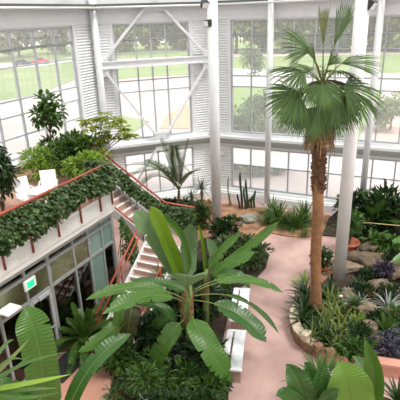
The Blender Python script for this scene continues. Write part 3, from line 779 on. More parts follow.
TOC = V((0, -.8, .6))                     # a leaf face tilted to the open side of the bed
b1p = atY(190, 368, 10.9); b1p.z = .05
c1 = atY(190, 286, 10.9)
ban = thing('banana_plant', 'large banana plant with broad arching leaves beside the bench', 'plant', tuple(b1p))
pstem(ban, b1p, c1, .13)
Y1 = 10.9
for k, (a, m_, c, w, n_, mt, tr) in enumerate([
    ((190, 300, Y1), (188, 280, Y1 - .9), (193, 277, Y1 - 1.9), .85, (0, .5, 1), L_banpale, 3),
    ((186, 300, Y1), (140, 287, Y1 + .1), (86, 300, Y1 - .6), .34, (.1, -.3, 1), L_ban, 2),
    ((186, 303, Y1), (150, 296, Y1 - .5), (103, 314, Y1 - 1.3), .42, (0, -.5, 1), L_ban, 3),
    ((192, 300, Y1), (234, 312, Y1 - .4), (266, 342, Y1 - .9), .54, (.15, -.35, 1), L_bandark, 3),
    ((190, 312, Y1), (204, 340, Y1 - .9), (231, 381, Y1 - 1.3), .62, (.35, -.8, .6), L_ban, 2),
    ((194, 296, Y1), (242, 300, Y1 + .2), (279, 334, Y1 - .1), .2, (0, -.1, 1), L_bandark, 1),
    ((194, 292, Y1), (240, 280, Y1 + .3), (283, 293, Y1 + .1), .3, (0, -.2, 1), L_ban, 2),
    ((194, 290, Y1 + .1), (232, 278, Y1 + .9), (268, 287, Y1 + 1.0), .3, (0, -.3, 1), L_ban, 2),
    ((187, 318, Y1), (168, 338, Y1 - .5), (150, 376, Y1 - .6), .5, (-.3, -.7, .6), L_ban, 2),
    ((188, 296, Y1 + .1), (172, 285, Y1 + .4), (130, 280, Y1 + .5), .3, (0, -.4, 1), L_bandark, 2),
    ((184, 316, Y1 + .2), (160, 322, Y1 + .5), (148, 345, Y1 + .4), .34, (-.2, -.6, .8), L_bandark, 2),
    ((191, 330, Y1), (210, 345, Y1 + .3), (222, 372, Y1 + .1), .3, (.2, -.6, .8), L_bandark, 1)]):
    bleaf(ban, q3(a, m_, c), w, n_, mt, 10 + k, tears=tr, prof=petprof((.3, .22, .2, .25, .16, .3, .25, .25, .2, .2, .2, .2)[k]))
Y2 = 12.1
b2p = atY(184, 342, Y2); b2p.z = .05; c2 = atY(184, 278, Y2)
ban = thing('banana_plant', 'banana plant with tall upright leaves, one bright lime, behind the arching one', 'plant', tuple(b2p))
pstem(ban, b2p, c2, .12)
for k, (a, m_, c, w, n_, mt, f_, tr) in enumerate([
    ((184, 284, Y2), (158, 240, Y2 - .5), (134, 211, Y2 - .4), .56, (.5, -1, .15), L_banpale, .12, 1),
    ((184, 286, Y2 - .1), (165, 238, Y2 - .6), (151, 206, Y2 - .6), .38, (.5, -1, .1), L_banlime, .5, 0),
    ((187, 280, Y2), (182, 240, Y2 + .1), (158, 214, Y2), .2, (.6, -.8, .3), L_ban, .8, 0),
    ((186, 282, Y2), (189, 252, Y2 + .4), (190, 223, Y2 + .2), .5, (.1, -1, .35), L_banpale, .1, 1),
    ((186, 280, Y2 + .1), (176, 258, Y2 + .6), (166, 236, Y2 + .5), .36, (.1, -.8, .4), L_bandark, .15, 2)]):
    bleaf(ban, q3(a, m_, c), w, n_, mt, 30 + k, fold=f_, tears=tr)
Y3 = 12.6
b3p = atY(206, 336, Y3); b3p.z = .05; c3 = atY(206, 272, Y3)
ban = thing('banana_plant', 'banana plant with long blades reaching over the round shrub and path', 'plant', tuple(b3p))
pstem(ban, b3p, c3, .11)
for k, (a, m_, c, w, n_, mt, f_, tr) in enumerate([
    ((206, 276, Y3), (242, 252, Y3 + .1), (279, 221, Y3 + .2), .28, (.3, -.6, .8), L_ban, .22, 2),
    ((205, 276, Y3), (219, 254, Y3 + .2), (241, 232, Y3 + .4), .24, (.3, -.6, .8), L_ban, .35, 1),
    ((206, 278, Y3 - .1), (228, 265, Y3 - .3), (255, 252, Y3 - .3), .4, (.2, -.5, .9), L_ban, .2, 2),
    ((204, 282, Y3), (204, 252, Y3), (198, 223, Y3), .1, (0, -1, .3), L_banlime, .9, 0),
    ((206, 280, Y3 - .1), (230, 274, Y3 - .7), (250, 288, Y3 - .9), .4, (.2, -.4, 1), L_bandark, .18, 2),
    ((203, 280, Y3), (214, 258, Y3 + .3), (206, 238, Y3 + .4), .3, (0, -.8, .5), L_banpale, .2, 1)]):
    bleaf(ban, q3(a, m_, c), w, n_, mt, 50 + k, fold=f_, tears=tr, prof=petprof(.16))
Y4 = 11.2
b4p = atY(128, 352, Y4); b4p.z = .05; c4 = atY(131, 304, Y4)
ban = thing('banana_plant', 'young banana plant with a hanging brownish leaf at the stair foot', 'plant', tuple(b4p))
pstem(ban, b4p, c4, .08)
for k, (a, m_, c, w, n_, mt, f_, tr) in enumerate([
    ((132, 304, Y4), (130, 318, Y4 - .35), (126, 341, Y4 - .4), .5, (.2, -1, .2), L_banold, .2, 2),
    ((130, 304, Y4), (121, 306, Y4 - .3), (118, 332, Y4 - .45), .3, (-.2, -1, .3), L_ban, .2, 1),
    ((132, 304, Y4), (158, 306, Y4 - .2), (176, 322, Y4 - .2), .3, (.1, -.4, 1), L_bandark, .2, 2),
    ((130, 306, Y4), (112, 330, Y4 - .5), (78, 352, Y4 - .9), .4, (-.2, -.6, 1), L_ban, .18, 1), ((132, 302, Y4), (118, 292, Y4), (98, 296, Y4 - .1), .22, (0, -.3, 1), L_ban, .2, 1)]):
    bleaf(ban, q3(a, m_, c), w, n_, mt, 70 + k, fold=f_, tears=tr)
# foreground banana by the storefront door
Y5 = 7.6
b5 = V((atY(48, 430, Y5).x, Y5, .0)); c5 = atY(47, 425, Y5)
ban = thing('banana_plant', 'banana plant with one huge upright ribbed leaf before the storefront door', 'plant', tuple(b5))
pstem(ban, b5, c5, .13)
bleaf(ban, q3((47, 425, Y5), (40, 356, Y5 - .35), (25, 307, Y5 - .1), ), (.62), (.3, -.8, .6), L_ban, 91, .14, .04, 1, nseg=64, rip=.017)
bleaf(ban, q3((62, 430, Y5), (90, 368, Y5 + .3), (131, 334, Y5 + .9)), .36, (-.3, -.7, .8), L_bandark, 92, .18, .05, 1)
bleaf(ban, q3((44, 425, Y5), (22, 396, Y5 - .5), (-15, 394, Y5 - .9)), .5, (.2, -.4, 1), L_bandark, 94, .18, .05, 2)
# ---------------- long strappy plant bottom corner
Y6 = 6.0
b6 = V((atY(-16, 420, Y6).x, Y6, 0))
dr = thing('dracaena', 'strappy yellow green plant with long thin blades below the huge banana leaf', 'plant', tuple(b6))
cr = atY(-22, 392, Y6); t = MB(); t.tube([b6, b6.lerp(cr, .6) + X * .05, cr], [.06, .05, .04], 8); obj('stem', t, M_wood, dr, True)
sp = lambda q: min(1, .4 + 2 * q) * (1 - q ** 3) + .02
for k, (m_, c, w, mt) in enumerate([((20, 366, Y6 + .1), (68, 352, Y6 + .3), .075, L_md), ((10, 372, Y6 - .1), (32, 352, Y6 - .2), .06, L_md), ((25, 384, Y6 - .2), (72, 374, Y6 - .3), .1, L_lt), ((18, 398, Y6 - .3), (60, 392, Y6 - .5), .08, L_md),
    ((8, 362, Y6 + .2), (30, 338, Y6 + .4), .09, L_yel), ((0, 352, Y6), (14, 340, Y6 + .1), .1, L_md), ((14, 408, Y6 - .3), (44, 396, Y6 - .5), .1, L_yel), ((20, 390, Y6), (58, 388, Y6 + .1), .08, L_md), ((2, 364, Y6 - .3), (24, 360, Y6 - .5), .06, L_md)]):
    t = MB(); t.blade(q3((-22, 392, Y6), m_, c), w, V((0, -.4, 1)), 14, sp, .2); obj('leaf', t, mt, dr, True)
# ---------------- fan palm
pb = at(315, 309, .36); PY = pb.y
pal = thing('fan_palm', 'tall fan palm with a slender brown trunk and shaggy thatch skirt', 'palm', (pb.x, PY, .36))
ptop = atY(319, 142, PY); ph = atY(323, 82, PY + .05)
t = MB(); k = 26; pts = [pb.lerp(ptop, i / k) + X * (.02 * math.sin(i * .5)) for i in range(k + 1)]
t.tube(pts, [(.27 if i == 0 else .215 if i == 1 else .185 if i < 4 else .165) + .006 * (i % 2) for i in range(k + 1)], 16)
obj('trunk', t, M_trunk, pal, True)
t = MB(); s0 = atY(318.3, 192, PY)
t.tube([s0, s0.lerp(ptop, .5), ptop, ptop.lerp(ph, .7)], [.17, .2, .2, .15], 14)
rd = random.Random(4)
for i in range(90):
    q = rd.random(); p = s0.lerp(ptop, q); a = i * 2.4; h = V((math.cos(a), math.sin(a), 0)); p = p + h * .18
    t.box(p + Z * .03, h, h.cross(Z), (Z + h * .7).normalized(), .02, .05, .075)
obj('rough_trunk', t, M_trunkd, pal)
t = MB()
for i in range(330):
    a = i * 2.39996; h = V((math.cos(a), math.sin(a), 0)); q = rd.random(); p = ptop.lerp(ph, .1 + .5 * q) + h * (.15 + .12 * (1 - q))
    l = rd.uniform(.3, .62); t.blade([p, p + h * (.16 + .1 * rd.random()) - Z * l * .4, p + h * (.12 + .12 * rd.random()) - Z * l], rd.uniform(.04, .1), h, 4, lambda z: 1 - z * .75, .2)
obj('thatch_skirt', t, M_thatch, pal)


def fanfrond(root, hub, tip, seed, spread=100, mt=None, nrm=(0, -.6, .8), droop=.2, nseg=32, closed=1., cup=.12, web=.65):
    rd = random.Random(seed); ee = atY(hub[0], hub[1], PY + hub[2]); tp = atY(tip[0], tip[1], PY + tip[2])
    md = (ph + ee) * .5 + Z * (.12 * (ee - ph).length)
    P = [ph - Z * .1, md, ee]; t = MB(); t.tube([bez(P, k / 6) for k in range(7)], [.024 - .002 * k for k in range(7)], 6); st_ = obj('frond', t, L_fanyel, root, True)
    ax = tp - ee; lb = ax.length; ax.normalize(); nn = V(nrm); nn = (nn - ax * nn.dot(ax)).normalized(); sd = ax.cross(nn); f = MB()
    for i in range(nseg):
        g = R(-spread + 2 * spread * (i + .5) / nseg) * closed; dv = ax * math.cos(g) + sd * math.sin(g)
        l = lb * (.62 + .38 * math.cos(g * .8)) * rd.uniform(.9, 1.06); wd = 2 * R(spread) * closed / nseg * l * .68
        dv = (dv - nn * (cup * abs(math.sin(g)))).normalized(); q = rd.uniform(.6, 1.4)
        f.blade([ee, ee + dv * l * .55 + Z * (droop * l * .25), ee + dv * l - Z * (droop * l * q)], wd, nn, 6, lambda z: (.1 + .9 / web * z) if z < web else 1. * (1 - z) / (1 - web) + .03, .5)
    obj('fan_blade', f, mt or L_fan, st_)


PF = [((323, 47, 0), (324, 4, 0), 20, L_fanyel, (0, -1, 0), 0, .5), ((334, 46, -.1), (351, 0, -.1), 46, L_fan, (.7, -.7, .2), .03, .6), ((310, 52, 0), (281, 30, -.2), 62, L_fan, (.35, -.7, .6), .18, .95),
      ((341, 64, .1), (384, 52, .1), 60, L_fan, (-.3, -.25, .95), .14, .9), ((304, 72, 0), (266, 70, -.3), 75, L_fan, (.1, -.3, .95), .2, 1), ((322, 84, -.4), (326, 112, -.8), 82, L_fan, (0, -1, .35), .1, 1),
      ((299, 93, -.3), (268, 113, -.7), 80, L_fan, (-.2, -.9, .5), .15, 1), ((344, 88, -.2), (388, 94, -.4), 78, L_fan, (.1, -.6, .8), .3, 1), ((338, 97, -.3), (356, 130, -.5), 70, L_fan, (.3, -1, .35), .1, 1),
      ((318, 106, -.45), (313, 143, -.6), 72, L_fan, (0, -1, .3), .08, 1), ((303, 104, -.2), (283, 130, -.3), 70, L_fan, (-.3, -1, .4), .1, 1), ((310, 72, .4), (286, 58, .9), 80, L_fan, (0, -.3, .95), .3, 1),
      ((336, 72, .4), (358, 70, 1.0), 85, L_fan, (0, -.2, .95), .3, 1), ((322, 80, .6), (330, 90, 1.6), 90, L_fan, (0, .3, .95), .3, 1), ((300, 90, .5), (272, 92, .9), 85, L_fan, (-.1, .1, 1), .4, 1), ((346, 92, .5), (372, 104, .9), 85, L_fan, (.1, .2, 1), .35, 1),
      ((316, 62, -.1), (307, 42, -.2), 30, L_fan, (.1, -1, .2), .05, .6), ((328, 66, -.2), (340, 52, -.5), 45, L_fan, (0, -.8, .5), .1, .7), ((330, 102, .3), (338, 134, .6), 75, L_fan, (0, .8, .3), .15, 1)]
for k, (hb, tp, spd, mt, nr, dp, cl) in enumerate(PF): fanfrond(pal, hb, tp, 200 + k, spd, mt, nr, dp, 34 if k > 1 else 14, cl, web=.65 if k > 1 else .86)
# ---------------- feather palm by the angled wall
fb = at(178, 217); YF = fb.y; fp = thing('feather_palm', 'feather palm with arching fronds before the angled wall windows', 'palm', (fb.x, fb.y, 0))
fc = atY(179, 190, YF); t = MB(); t.tube([fb, fb.lerp(fc, .5), fc], [.12, .09, .06], 10); obj('trunk', t, M_wood, fp, True)
for k, (m_, c, ll) in enumerate([((160, 170, -.6), (131, 176, -1.1), .62), ((170, 166, .1), (160, 139, .2), .6), ((183, 168, 0), (189, 138, 0), .6), ((166, 172, .5), (146, 160, 1.0), .5), ((188, 176, -.5), (200, 170, -1.0), .4), ((176, 166, -.3), (174, 146, -.6), .5), ((158, 176, -.3), (138, 190, -.7), .5), ((156, 168, .3), (126, 166, .5), .5)]):
    P = q3((179, 190, YF), (m_[0], m_[1], YF + m_[2]), (c[0], c[1], YF + c[2])); t = MB(); r_ = MB(); pinnate(t, r_, P, 27, ll * 1.35, .066, 300 + k, .15, .026, .16)
    f = obj('frond', t, L_feather, fp); obj('rachis', r_, L_rib, f, True)
#@@SHRUBS
# ---------------- ivy on the balcony and on the stair
def ivy(name, label, base, path, n, seed, L=.13, m_=None):
    rd = random.Random(seed); o = thing(name, label, 'vine', tuple(base)); t = MB(); tot = 0; seg = []
    for (a, za0, za1), (b_, zb0, zb1) in zip(path, path[1:]): seg.append(((V(b_) - V(a)).length, a, b_, za0, za1, zb0, zb1)); tot += seg[-1][0]
    for i in range(n):
        r_ = rd.random() * tot
        for sg in seg:
            if r_ <= sg[0]: break
            r_ -= sg[0]
        u = min(1, r_ / sg[0]); a, b_ = V(sg[1]), V(sg[2]); d = (b_ - a).normalized(); n_ = V((d.y, -d.x, 0)).normalized(); p = a.lerp(b_, u)
        z0 = sg[3] + (sg[5] - sg[3]) * u; z1 = sg[4] + (sg[6] - sg[4]) * u; wv = noise.noise(V((p.x * .9, p.y * .9, seed))) ; z0 += wv * .45 + .1; z1 += noise.noise(V((p.x * 1.3, p.y * 1.3, seed + 5))) * .12
        hgt = rd.random() ** .85
        if noise.noise(V((p.x * 2.3 + seed, p.y * 2.3, hgt * 2.6))) > .27 and rd.random() < .8: continue
        bulge = .1 + .2 * math.sin(math.pi * min(1, hgt + .1)) + .12 * noise.noise(V((p.x * 2, p.y * 2, hgt * 3)))
        q = V((p.x, p.y, z0 + (z1 - z0) * hgt)) + n_ * (rd.uniform(-.12, 1) * bulge)
        dv = (n_ * .6 + V((rd.uniform(-.8, .8), rd.uniform(-.8, .8), rd.uniform(-.9, .1)))).normalized(); k = rd.uniform(.6, 1.25)
        t.leaf(q, dv, (n_ * .6 + Z * .8 + V((rd.uniform(-.4, .4), rd.uniform(-.4, .4), 0))).normalized(), L * k, L * .8 * k, .12)
    obj('foliage', t, m_ or L_ivy, o); t = MB(); t.tube([V((p_[0].x, p_[0].y, p_[2] - .06)) for p_ in path], .018, 5)
    for k in range(26):
        sg = seg[k % len(seg)]; u = rd.random(); a = V(sg[1]).lerp(V(sg[2]), u); z0 = sg[3] + (sg[5] - sg[3]) * u; z1 = sg[4] + (sg[6] - sg[4]) * u
        t.tube([V((a.x, a.y, z1 - .06)), V((a.x + rd.uniform(-.1, .1), a.y + rd.uniform(-.1, .1), (z0 + z1) / 2)), V((a.x + rd.uniform(-.3, .3), a.y + rd.uniform(-.3, .3), z0))], .012, 5)
    obj('stem', t, M_wood, o)
    return o


ivy('ivy_screen', 'thick dark ivy hanging along the red railing of the deck', W(.3, 0, DZ), [(W(.3, -4.5, 0), 4.1, 5.15), (W(.3, -1, 0), 4.1, 5.15), (W(.3, .5, 0), 4.25, 5.2), (W(.3, 3.1, 0), 4.4, 5.25)], 5600, 3, .135)
ivy('ivy_screen', 'dark ivy curtain hanging under the double stair handrail', W(-.4, 5.12, 3), [(W(-2.2, 5.05, 0), 4.35, 5.05), (W(-1.0, 5.05, 0), 3.75, 4.45), (W(1.1, 5.05, 0), 2.45, 3.1), (W(2.3, 5.05, 0), 2.1, 3.1)], 2600, 6, .13)
ivy('ivy_screen', 'ivy bundle at the deck corner post where the railing meets the stairs', W(.2, 3.1, DZ), [(W(-.6, 3.12, 0), 4.2, 5.2), (W(.32, 3.12, 0), 4.4, 5.25)], 700, 8, .13)
ivy('ivy_screen', 'pale creeper dangling under the upper stair flight', W(.3, 3.6, 2), [(W(.25, 3.5, 0), 1.6, 3.2), (W(.75, 3.6, 0), .9, 2.3)], 420, 12, .12, L_md)

# ---------------- plants on the deck
def onW(o, s, z=DZ): return W(o, s, z)
bush('lime_shrub', 'lime green feathery shrub behind the white patio chairs', 'shrub', at(41, 181, DZ), (.78, .7, .6), 900, .2, .06, L_lt, 21, lumps=8)
bush('deck_shrub', 'dark bushy shrub at the back of the deck near the corner column', 'shrub', at(78, 172, DZ), (1.0, .9, .7), 1000, .24, .1, L_md, 22, lumps=9)
bush('deck_shrub', 'bright leafy shrub on the deck just inside the ivy railing corner', 'shrub', at(84, 182, DZ), (.75, .7, .6), 800, .2, .07, L_lt, 23, lumps=7)
bush('deck_shrub', 'mid green shrub on the deck below the window sill', 'shrub', at(62, 166, DZ), (.7, .7, .6), 700, .24, .09, L_md, 24, lumps=7)
bush('deck_shrub', 'olive shrub on the deck under the spreading umbrella tree', 'shrub', at(98, 176, DZ), (.6, .6, .5), 600, .2, .07, L_sch, 25, lumps=7)
fern('deck_palm', 'small dark palm with arching fronds in the middle of the deck shrubs', 'palm', at(76, 160, DZ + .5), 9, 1.1, 26, L_dk, .3, .05, (25, 70), 16, None, .5, base=tuple(at(76, 168, DZ)))
wp = at(4, 214, DZ); bush('weeping_shrub', 'tall drooping dark shrub on the deck at the end of the rail', 'shrub', wp, (.48, .48, 1.0), 700, .24, .1, L_dk, 27, zc=1.25, lumps=9, droop=.9)


def tree(name, label, base, crown, rad, n, L, w, m_, seed, group=None, lumps=7, rt=.05, droop=.3, cat='tree', forks=6, spread=.5):
    rd = random.Random(seed); B = V(base); c = V(crown); o = thing(name, label, cat, tuple(B), group); t = MB(); f = MB(); fork = B.lerp(c, .62)
    t.tube([B, B.lerp(fork, .5) + V((rt * .6, 0, 0)), fork], [rt * 1.3, rt, rt * .8], 8); cs = []
    for k in range(lumps):
        u = V((rd.gauss(0, 1), rd.gauss(0, 1), rd.gauss(.1, .9))).normalized(); p = c + V((u.x * rad[0], u.y * rad[1], u.z * rad[2])) * rd.uniform(.45, .72); cs.append((p, rd.uniform(.34, .5)))
        t.tube([fork, fork.lerp(p, .5) + V((0, 0, rad[2] * .1)), p], [rt * .6, rt * .4, rt * .15], 5)
    for i in range(n):
        p0, s_ = cs[i % lumps]; u = V((rd.gauss(0, 1), rd.gauss(0, 1), rd.gauss(.1, 1))).normalized(); p = p0 + V((u.x * rad[0], u.y * rad[1], u.z * rad[2])) * (s_ * rd.uniform(.35, 1.05)); k = rd.uniform(.7, 1.2)
        f.leaf(p, (u + V((rd.uniform(-.6, .6), rd.uniform(-.6, .6), rd.uniform(-.6, .4) - droop))).normalized(), (Z + u * .6).normalized(), L * k, w * k)
    obj('trunk', t, M_wood, o); obj('crown', f, m_, o)
    return o


Yl = 18.3; lb_ = atY(54, 168, Yl - .3); lb_.z = DZ
tree('young_tree', 'young tree with a small round crown before the side window', lb_, atY(48, 112, Yl), (.64, .55, .74), 330, .27, .14, L_md, 41, lumps=9, rt=.035)
sb = at(93, 166, DZ); Ys = sb.y
sch = thing('umbrella_tree', 'spreading umbrella tree with pale yellow green leaf whorls on the deck', 'tree', tuple(sb)); t = MB(); f = MB(); rd = random.Random(9)
for (x, y, dy) in [(80, 132, .1), (86, 122, .3), (92, 128, -.3), (97, 118, .2), (104, 116, 0), (110, 124, -.3), (116, 120, .2), (122, 128, 0), (128, 134, -.1), (102, 132, .4), (110, 138, .2), (88, 140, -.4), (120, 136, .4), (96, 142, 0), (75, 140, .2)]:
    e = atY(x, y, Ys - .3 + dy); t.tube([sb, sb.lerp(e, .45) + Z * .12, e], [.03, .02, .01], 6)
    for q in range(3):
        c = e + V((rd.uniform(-.16, .16), rd.uniform(-.16, .16), rd.uniform(-.1, .12)))
        for j in range(8):
            a = j * .785 + rd.random(); f.leaf(c, V((math.cos(a), math.sin(a), rd.uniform(-.5, .15))), Z, rd.uniform(.28, .4), .115)
obj('stem', t, M_wood, sch); obj('foliage', f, L_sch, sch)
# red hoop rail on the deck
t = MB(); hp = at(60, 164, DZ + .5); t.tube([hp + V((-.5, .3, -.45)), hp + V((-.45, .3, 0)), hp + V((.1, .2, .1)), hp + V((.75, -.1, 0)), hp + V((.8, -.1, -.45))], .035, 8)
tag(obj('hoop_rail', t, M_red, smooth=True, origin=hp - Z * .5), 'bent red hoop rail among the deck shrubs below the window', 'rail')

# ---------------- back bed: cacti, agaves, palms
def pole_cactus(label, px, specs, seed, mt=L_cac):
    b_ = at(*px, .05); o = thing('column_cactus', label, 'cactus', tuple(b_), 'columnar cacti')
    for dx, dy, hgt, r_ in specs:
        t = MB(); p = b_ + V((dx, dy, 0)); n_ = 7; vs = []
        for i in range(9):
            q = i / 8; rr = r_ * (1 if q < .9 else .6)
            for j in range(14):
                a = j / 14 * 6.283; r3 = rr * (1 if j % 2 else .78); vs.append(p + V((r3 * math.cos(a) + .05 * math.sin(q * 4 + seed), r3 * math.sin(a), hgt * q)))
        fs = [(i * 14 + j, i * 14 + (j + 1) % 14, (i + 1) * 14 + (j + 1) % 14, (i + 1) * 14 + j) for i in range(8) for j in range(14)] + [tuple(range(112, 126))]
        t.add(vs, fs); obj('cactus_arm', t, mt, o, True)
pole_cactus('tall twin green column cactus standing before the window', (241, 209), [(0, 0, 2.0, .06), (.18, -.1, 1.2, .06), (.3, .05, 1.6, .06), (-.12, .1, .8, .05)], 1)
pole_cactus('thin bent brownish cactus nearest the corner siding', (229, 206), [(0, 0, 1.65, .035), (.1, .1, .7, .03)], 2, mat('dry_cactus', (128, 116, 88), .9))
pole_cactus('short green cactus cluster behind the flat boulder', (252, 208), [(0, 0, .7, .06), (.14, .05, .95, .06), (-.12, .1, .5, .05)], 3)
straps('agave', 'small yellow striped agave on the sand near the corner column', 'agave', at(231, 222, .05), 22, .62, .07, L_yel, 61, (0, 70), .2)
straps('yucca', 'spiky grey green yucca behind the feather palm', 'yucca', at(202, 206), 60, .75, .04, L_cac, 62, (-30, 85), .3, trunk=1.0, rt=.06)
straps('yucca', 'second spiky yucca on a short trunk beside the angled wall', 'yucca', at(192, 208), 50, .6, .04, L_md, 63, (-20, 85), .3, trunk=.6, rt=.06)
cy = straps('sago_plant', 'dark spiky sago plant at the sand edge by the path', 'plant', at(286, 226, .05), 52, .95, .055, L_md, 64, (10, 85), .5)
for k, (px, s_, lb) in enumerate([((278, 222), 1.5, 'dark spiky plant on the sand next to the sago'), ((296, 228), 1.45, 'spiky green clump between the sago and the palm trunk'), ((272, 214), 1.25, 'spiky clump below the slim window column'), ((304, 222), 1.5, 'spiky clump behind the palm trunk under the windows'), ((268, 224), .9, 'small spiky tuft at the sand edge between sago and boulder')]):
    dup(cy, at(*px, .05), k * 1.3, s_, lb)
straps('bunchgrass', 'pale tufted grass at the path corner behind the palm trunk', 'grass', at(305, 236, .05), 60, .5, .025, L_yel, 66, (20, 85), .5)
bush('leafy_shrub', 'orange tinged low shrub in front of the yuccas', 'shrub', at(197, 216), (.8, .5, .35), 420, .2, .08, L_red, 67, lumps=6)
bush('leafy_shrub', 'dark hedge like shrub along the landing below the feather palm', 'shrub', at(176, 214), (1.0, .6, .45), 800, .2, .09, L_dk, 68, lumps=9)
bush('leafy_shrub', 'green shrub beside the corner column above the banana blades', 'shrub', at(204, 226), (.7, .6, .6), 600, .2, .09, L_ivy, 69, lumps=7)
bush('leafy_shrub', 'pale feathery shrub in front of the stair landing', 'shrub', at(182, 238), (.7, .6, .7), 600, .22, .06, L_md, 70, lumps=7)
bush('round_shrub', 'broad round dark shrub spilling over the curved bed edge', 'shrub', at(240, 262, .05), (1.25, 1.15, .5), 1700, .2, .1, L_ivy, 71, lumps=14)
bush('leafy_shrub', 'tall leafy shrub behind the round shrub by the column', 'shrub', at(226, 244, .05), (.7, .6, .6), 650, .22, .1, L_dk, 72, lumps=7)
t = MB(); p = at(215, 246, .05); t.tube([p, p + Z * 1.6], .025, 6); tag(obj('plant_stake', t, M_wood, origin=p), 'thin wooden stake standing in front of the corner column', 'stake')

# ---------------- right back border
bush('broadleaf_shrub', 'tall dark shrub under the windows behind the thick column', 'shrub', at(352, 226), (.9, .8, .8), 700, .34, .12, L_dk, 80, lumps=9)
bush('broadleaf_shrub', 'dense dark shrub filling the corner of the border by the windows', 'shrub', at(388, 232), (1.3, .9, 1.0), 1000, .36, .13, L_dk, 81, lumps=11)
fern('border_palm', 'arching green palm fronds rising in front of the border windows', 'palm', at(374, 224, .5), 12, 1.9, 82, L_md, .5, .07, (30, 80), 18, None, .5, .016, base=tuple(at(374, 224)))
fern('border_palm', 'second arching palm at the edge of the border by the windows', 'palm', at(404, 228, .5), 12, 1.7, 83, L_dk, .45, .07, (30, 80), 18, None, .5, .016, base=tuple(at(404, 228)))
bush('broadleaf_shrub', 'bright leafy shrub behind the pond rocks', 'shrub', at(384, 254), (.85, .7, .55), 650, .3, .15, L_md, 84, lumps=8)
bush('broadleaf_shrub', 'low green shrub between the pots and the border', 'shrub', at(366, 240), (.7, .5, .45), 450, .26, .1, L_dk, 85, lumps=7)
for k, (c, a) in enumerate([((398, 242, 16.6), (420, 262, 16.4)), ((393, 256, 15.9), (424, 268, 15.8))]): pass
el = thing('elephant_ear', 'elephant ear plant with big pale green leaves behind the purple plant', 'plant', tuple(at(424, 286, .36)))
ep = at(424, 286, .36)
for k, (m_, c, w, n_) in enumerate([((408, 240, 15.6), (392, 242, 15.4), .5, (0, -.5, 1)), ((408, 256, 15.2), (392, 262, 15.0), .55, (0, -.5, 1)), ((420, 236, 15.6), (432, 232, 15.5), .5, (0, -.5, 1))]):
    P = [ep, (atY(*m_) + ep) * .5 + Z * .6, atY(*m_)]; t = MB(); t.tube([bez(P, q / 6) for q in range(7)], .018, 6); f = obj('leaf', t, M_stem, el, True)
    t = MB(); a = atY(*m_); c_ = atY(*c); t.blade([a + (a - c_) * .3, (a + c_) * .5 + Z * .05, c_], w, V(n_), 14, lambda q: (1 - q) ** .6 * min(1, .5 + q * 3), .15, .04, 2); obj('leaf_blade', t, L_ban, f, True)

t = MB(); t.tube([at(358, 222, 1.2), at(404, 226, 1.2)], .02, 6); tag(obj('bamboo_cane', t, mat('bamboo', (196, 174, 120), .7), smooth=True, origin=at(358, 222, 1.2)), 'tan bamboo cane tied level across the border shrubs', 'cane')
p = at(389, 233); t = MB(); t.tube([p, p + Z * 2.0], .022, 6); tag(obj('bamboo_cane', t, mat('bamboo', (196, 174, 120), .7), smooth=True, origin=p), 'upright tan bamboo cane among the border shrubs', 'cane')
# ---------------- pots
def pot(name, label, px, r_, hgt, z=0., m_=M_terra, cat='pot'):
    p = at(*px, z); o = thing(name, label, cat, tuple(p))
    t = MB(); t.lathe(p, [(r_ * .68, 0), (r_ * .95, hgt * .8), (r_ * 1.0, hgt * .82), (r_ * 1.06, hgt * .84), (r_ * 1.06, hgt), (r_ * .92, hgt), (r_ * .88, hgt * .86)], 24); obj('pot_body', t, m_, o, True)
    t = MB(); t.lathe(p + Z * (hgt * .84), [(r_ * .87, 0), (r_ * .87, .01)], 20); obj('potting_soil', t, M_soil, o)
    return p + Z * hgt * .88
p = pot('terracotta_pot', 'terracotta pot behind the palm trunk', (321, 277), .34, .55)
bush('potted_shrub', 'grey green shrub growing in the pot behind the palm trunk', 'shrub', p, (.42, .4, .35), 200, .22, .1, L_ivy, 90, stems=5)
p = pot('terracotta_pot', 'larger terracotta pot next to the brown boulder', (348, 253), .42, .55)
bush('potted_shrub', 'airy pale shrub with thin stems in the larger pot', 'shrub', p, (.5, .5, .6), 420, .24, .06, L_md, 91, zc=.75, stems=8)
p = pot('terracotta_pot', 'dark terracotta pot with a rosette near the thick column', (354, 313), .2, .34, .36, M_terrad)
straps('rosette_plant', 'grey green rosette growing in the dark terracotta pot', 'plant', p, 34, .5, .08, L_ivy, 92, (5, 75), .4)
# ---------------- palm bed
lil = straps('striped_lily', 'low strappy lily with pale striped leaves in the palm bed', 'lily', at(323, 322, .36), 20, .72, .075, L_lily, 100, (15, 80), .6)
lil['group'] = 'striped lilies'
lg = straps('green_lily', 'low strappy lily with plain dark green leaves in the palm bed', 'lily', at(303, 303, .36), 24, .75, .075, L_dk, 101, (15, 80), .6); lg['group'] = 'green lilies'
rd = random.Random(17)
for k, px in enumerate([(326, 326), (334, 318), (342, 324), (322, 334), (331, 338), (340, 334), (349, 330), (346, 315), (331, 311), (337, 306), (346, 342), (354, 338), (338, 346), (350, 348), (330, 302)]):
    dup(lil, at(*px, .36), k * 1.7, rd.uniform(.8, 1.15), None, 'striped lilies')
for k, px in enumerate([(306, 312), (302, 308), (303, 321), (312, 331), (306, 297), (318, 334), (324, 296), (303, 294), (359, 345), (330, 344), (316, 298), (330, 292)]):
    dup(lg, at(*px, .36), k * 1.1, rd.uniform(.8, 1.1), None, 'green lilies')
straps('spider_plant', 'lime strappy clump at the planter tip left of the terracotta pot'.replace(' left of', ' beside'), 'plant', at(304, 284, .05), 26, .7, .06, L_lt, 102, (25, 80), .6)
straps('bromeliad', 'silvery bromeliad between the thick column and the dark pot', 'bromeliad', at(350, 294, .4), 24, .34, .06, L_grey, 103, (10, 70), .3)
straps('bromeliad', 'green bromeliad beside the thick column', 'bromeliad', at(357, 285, .4), 26, .42, .07, L_dk, 104, (15, 75), .35)
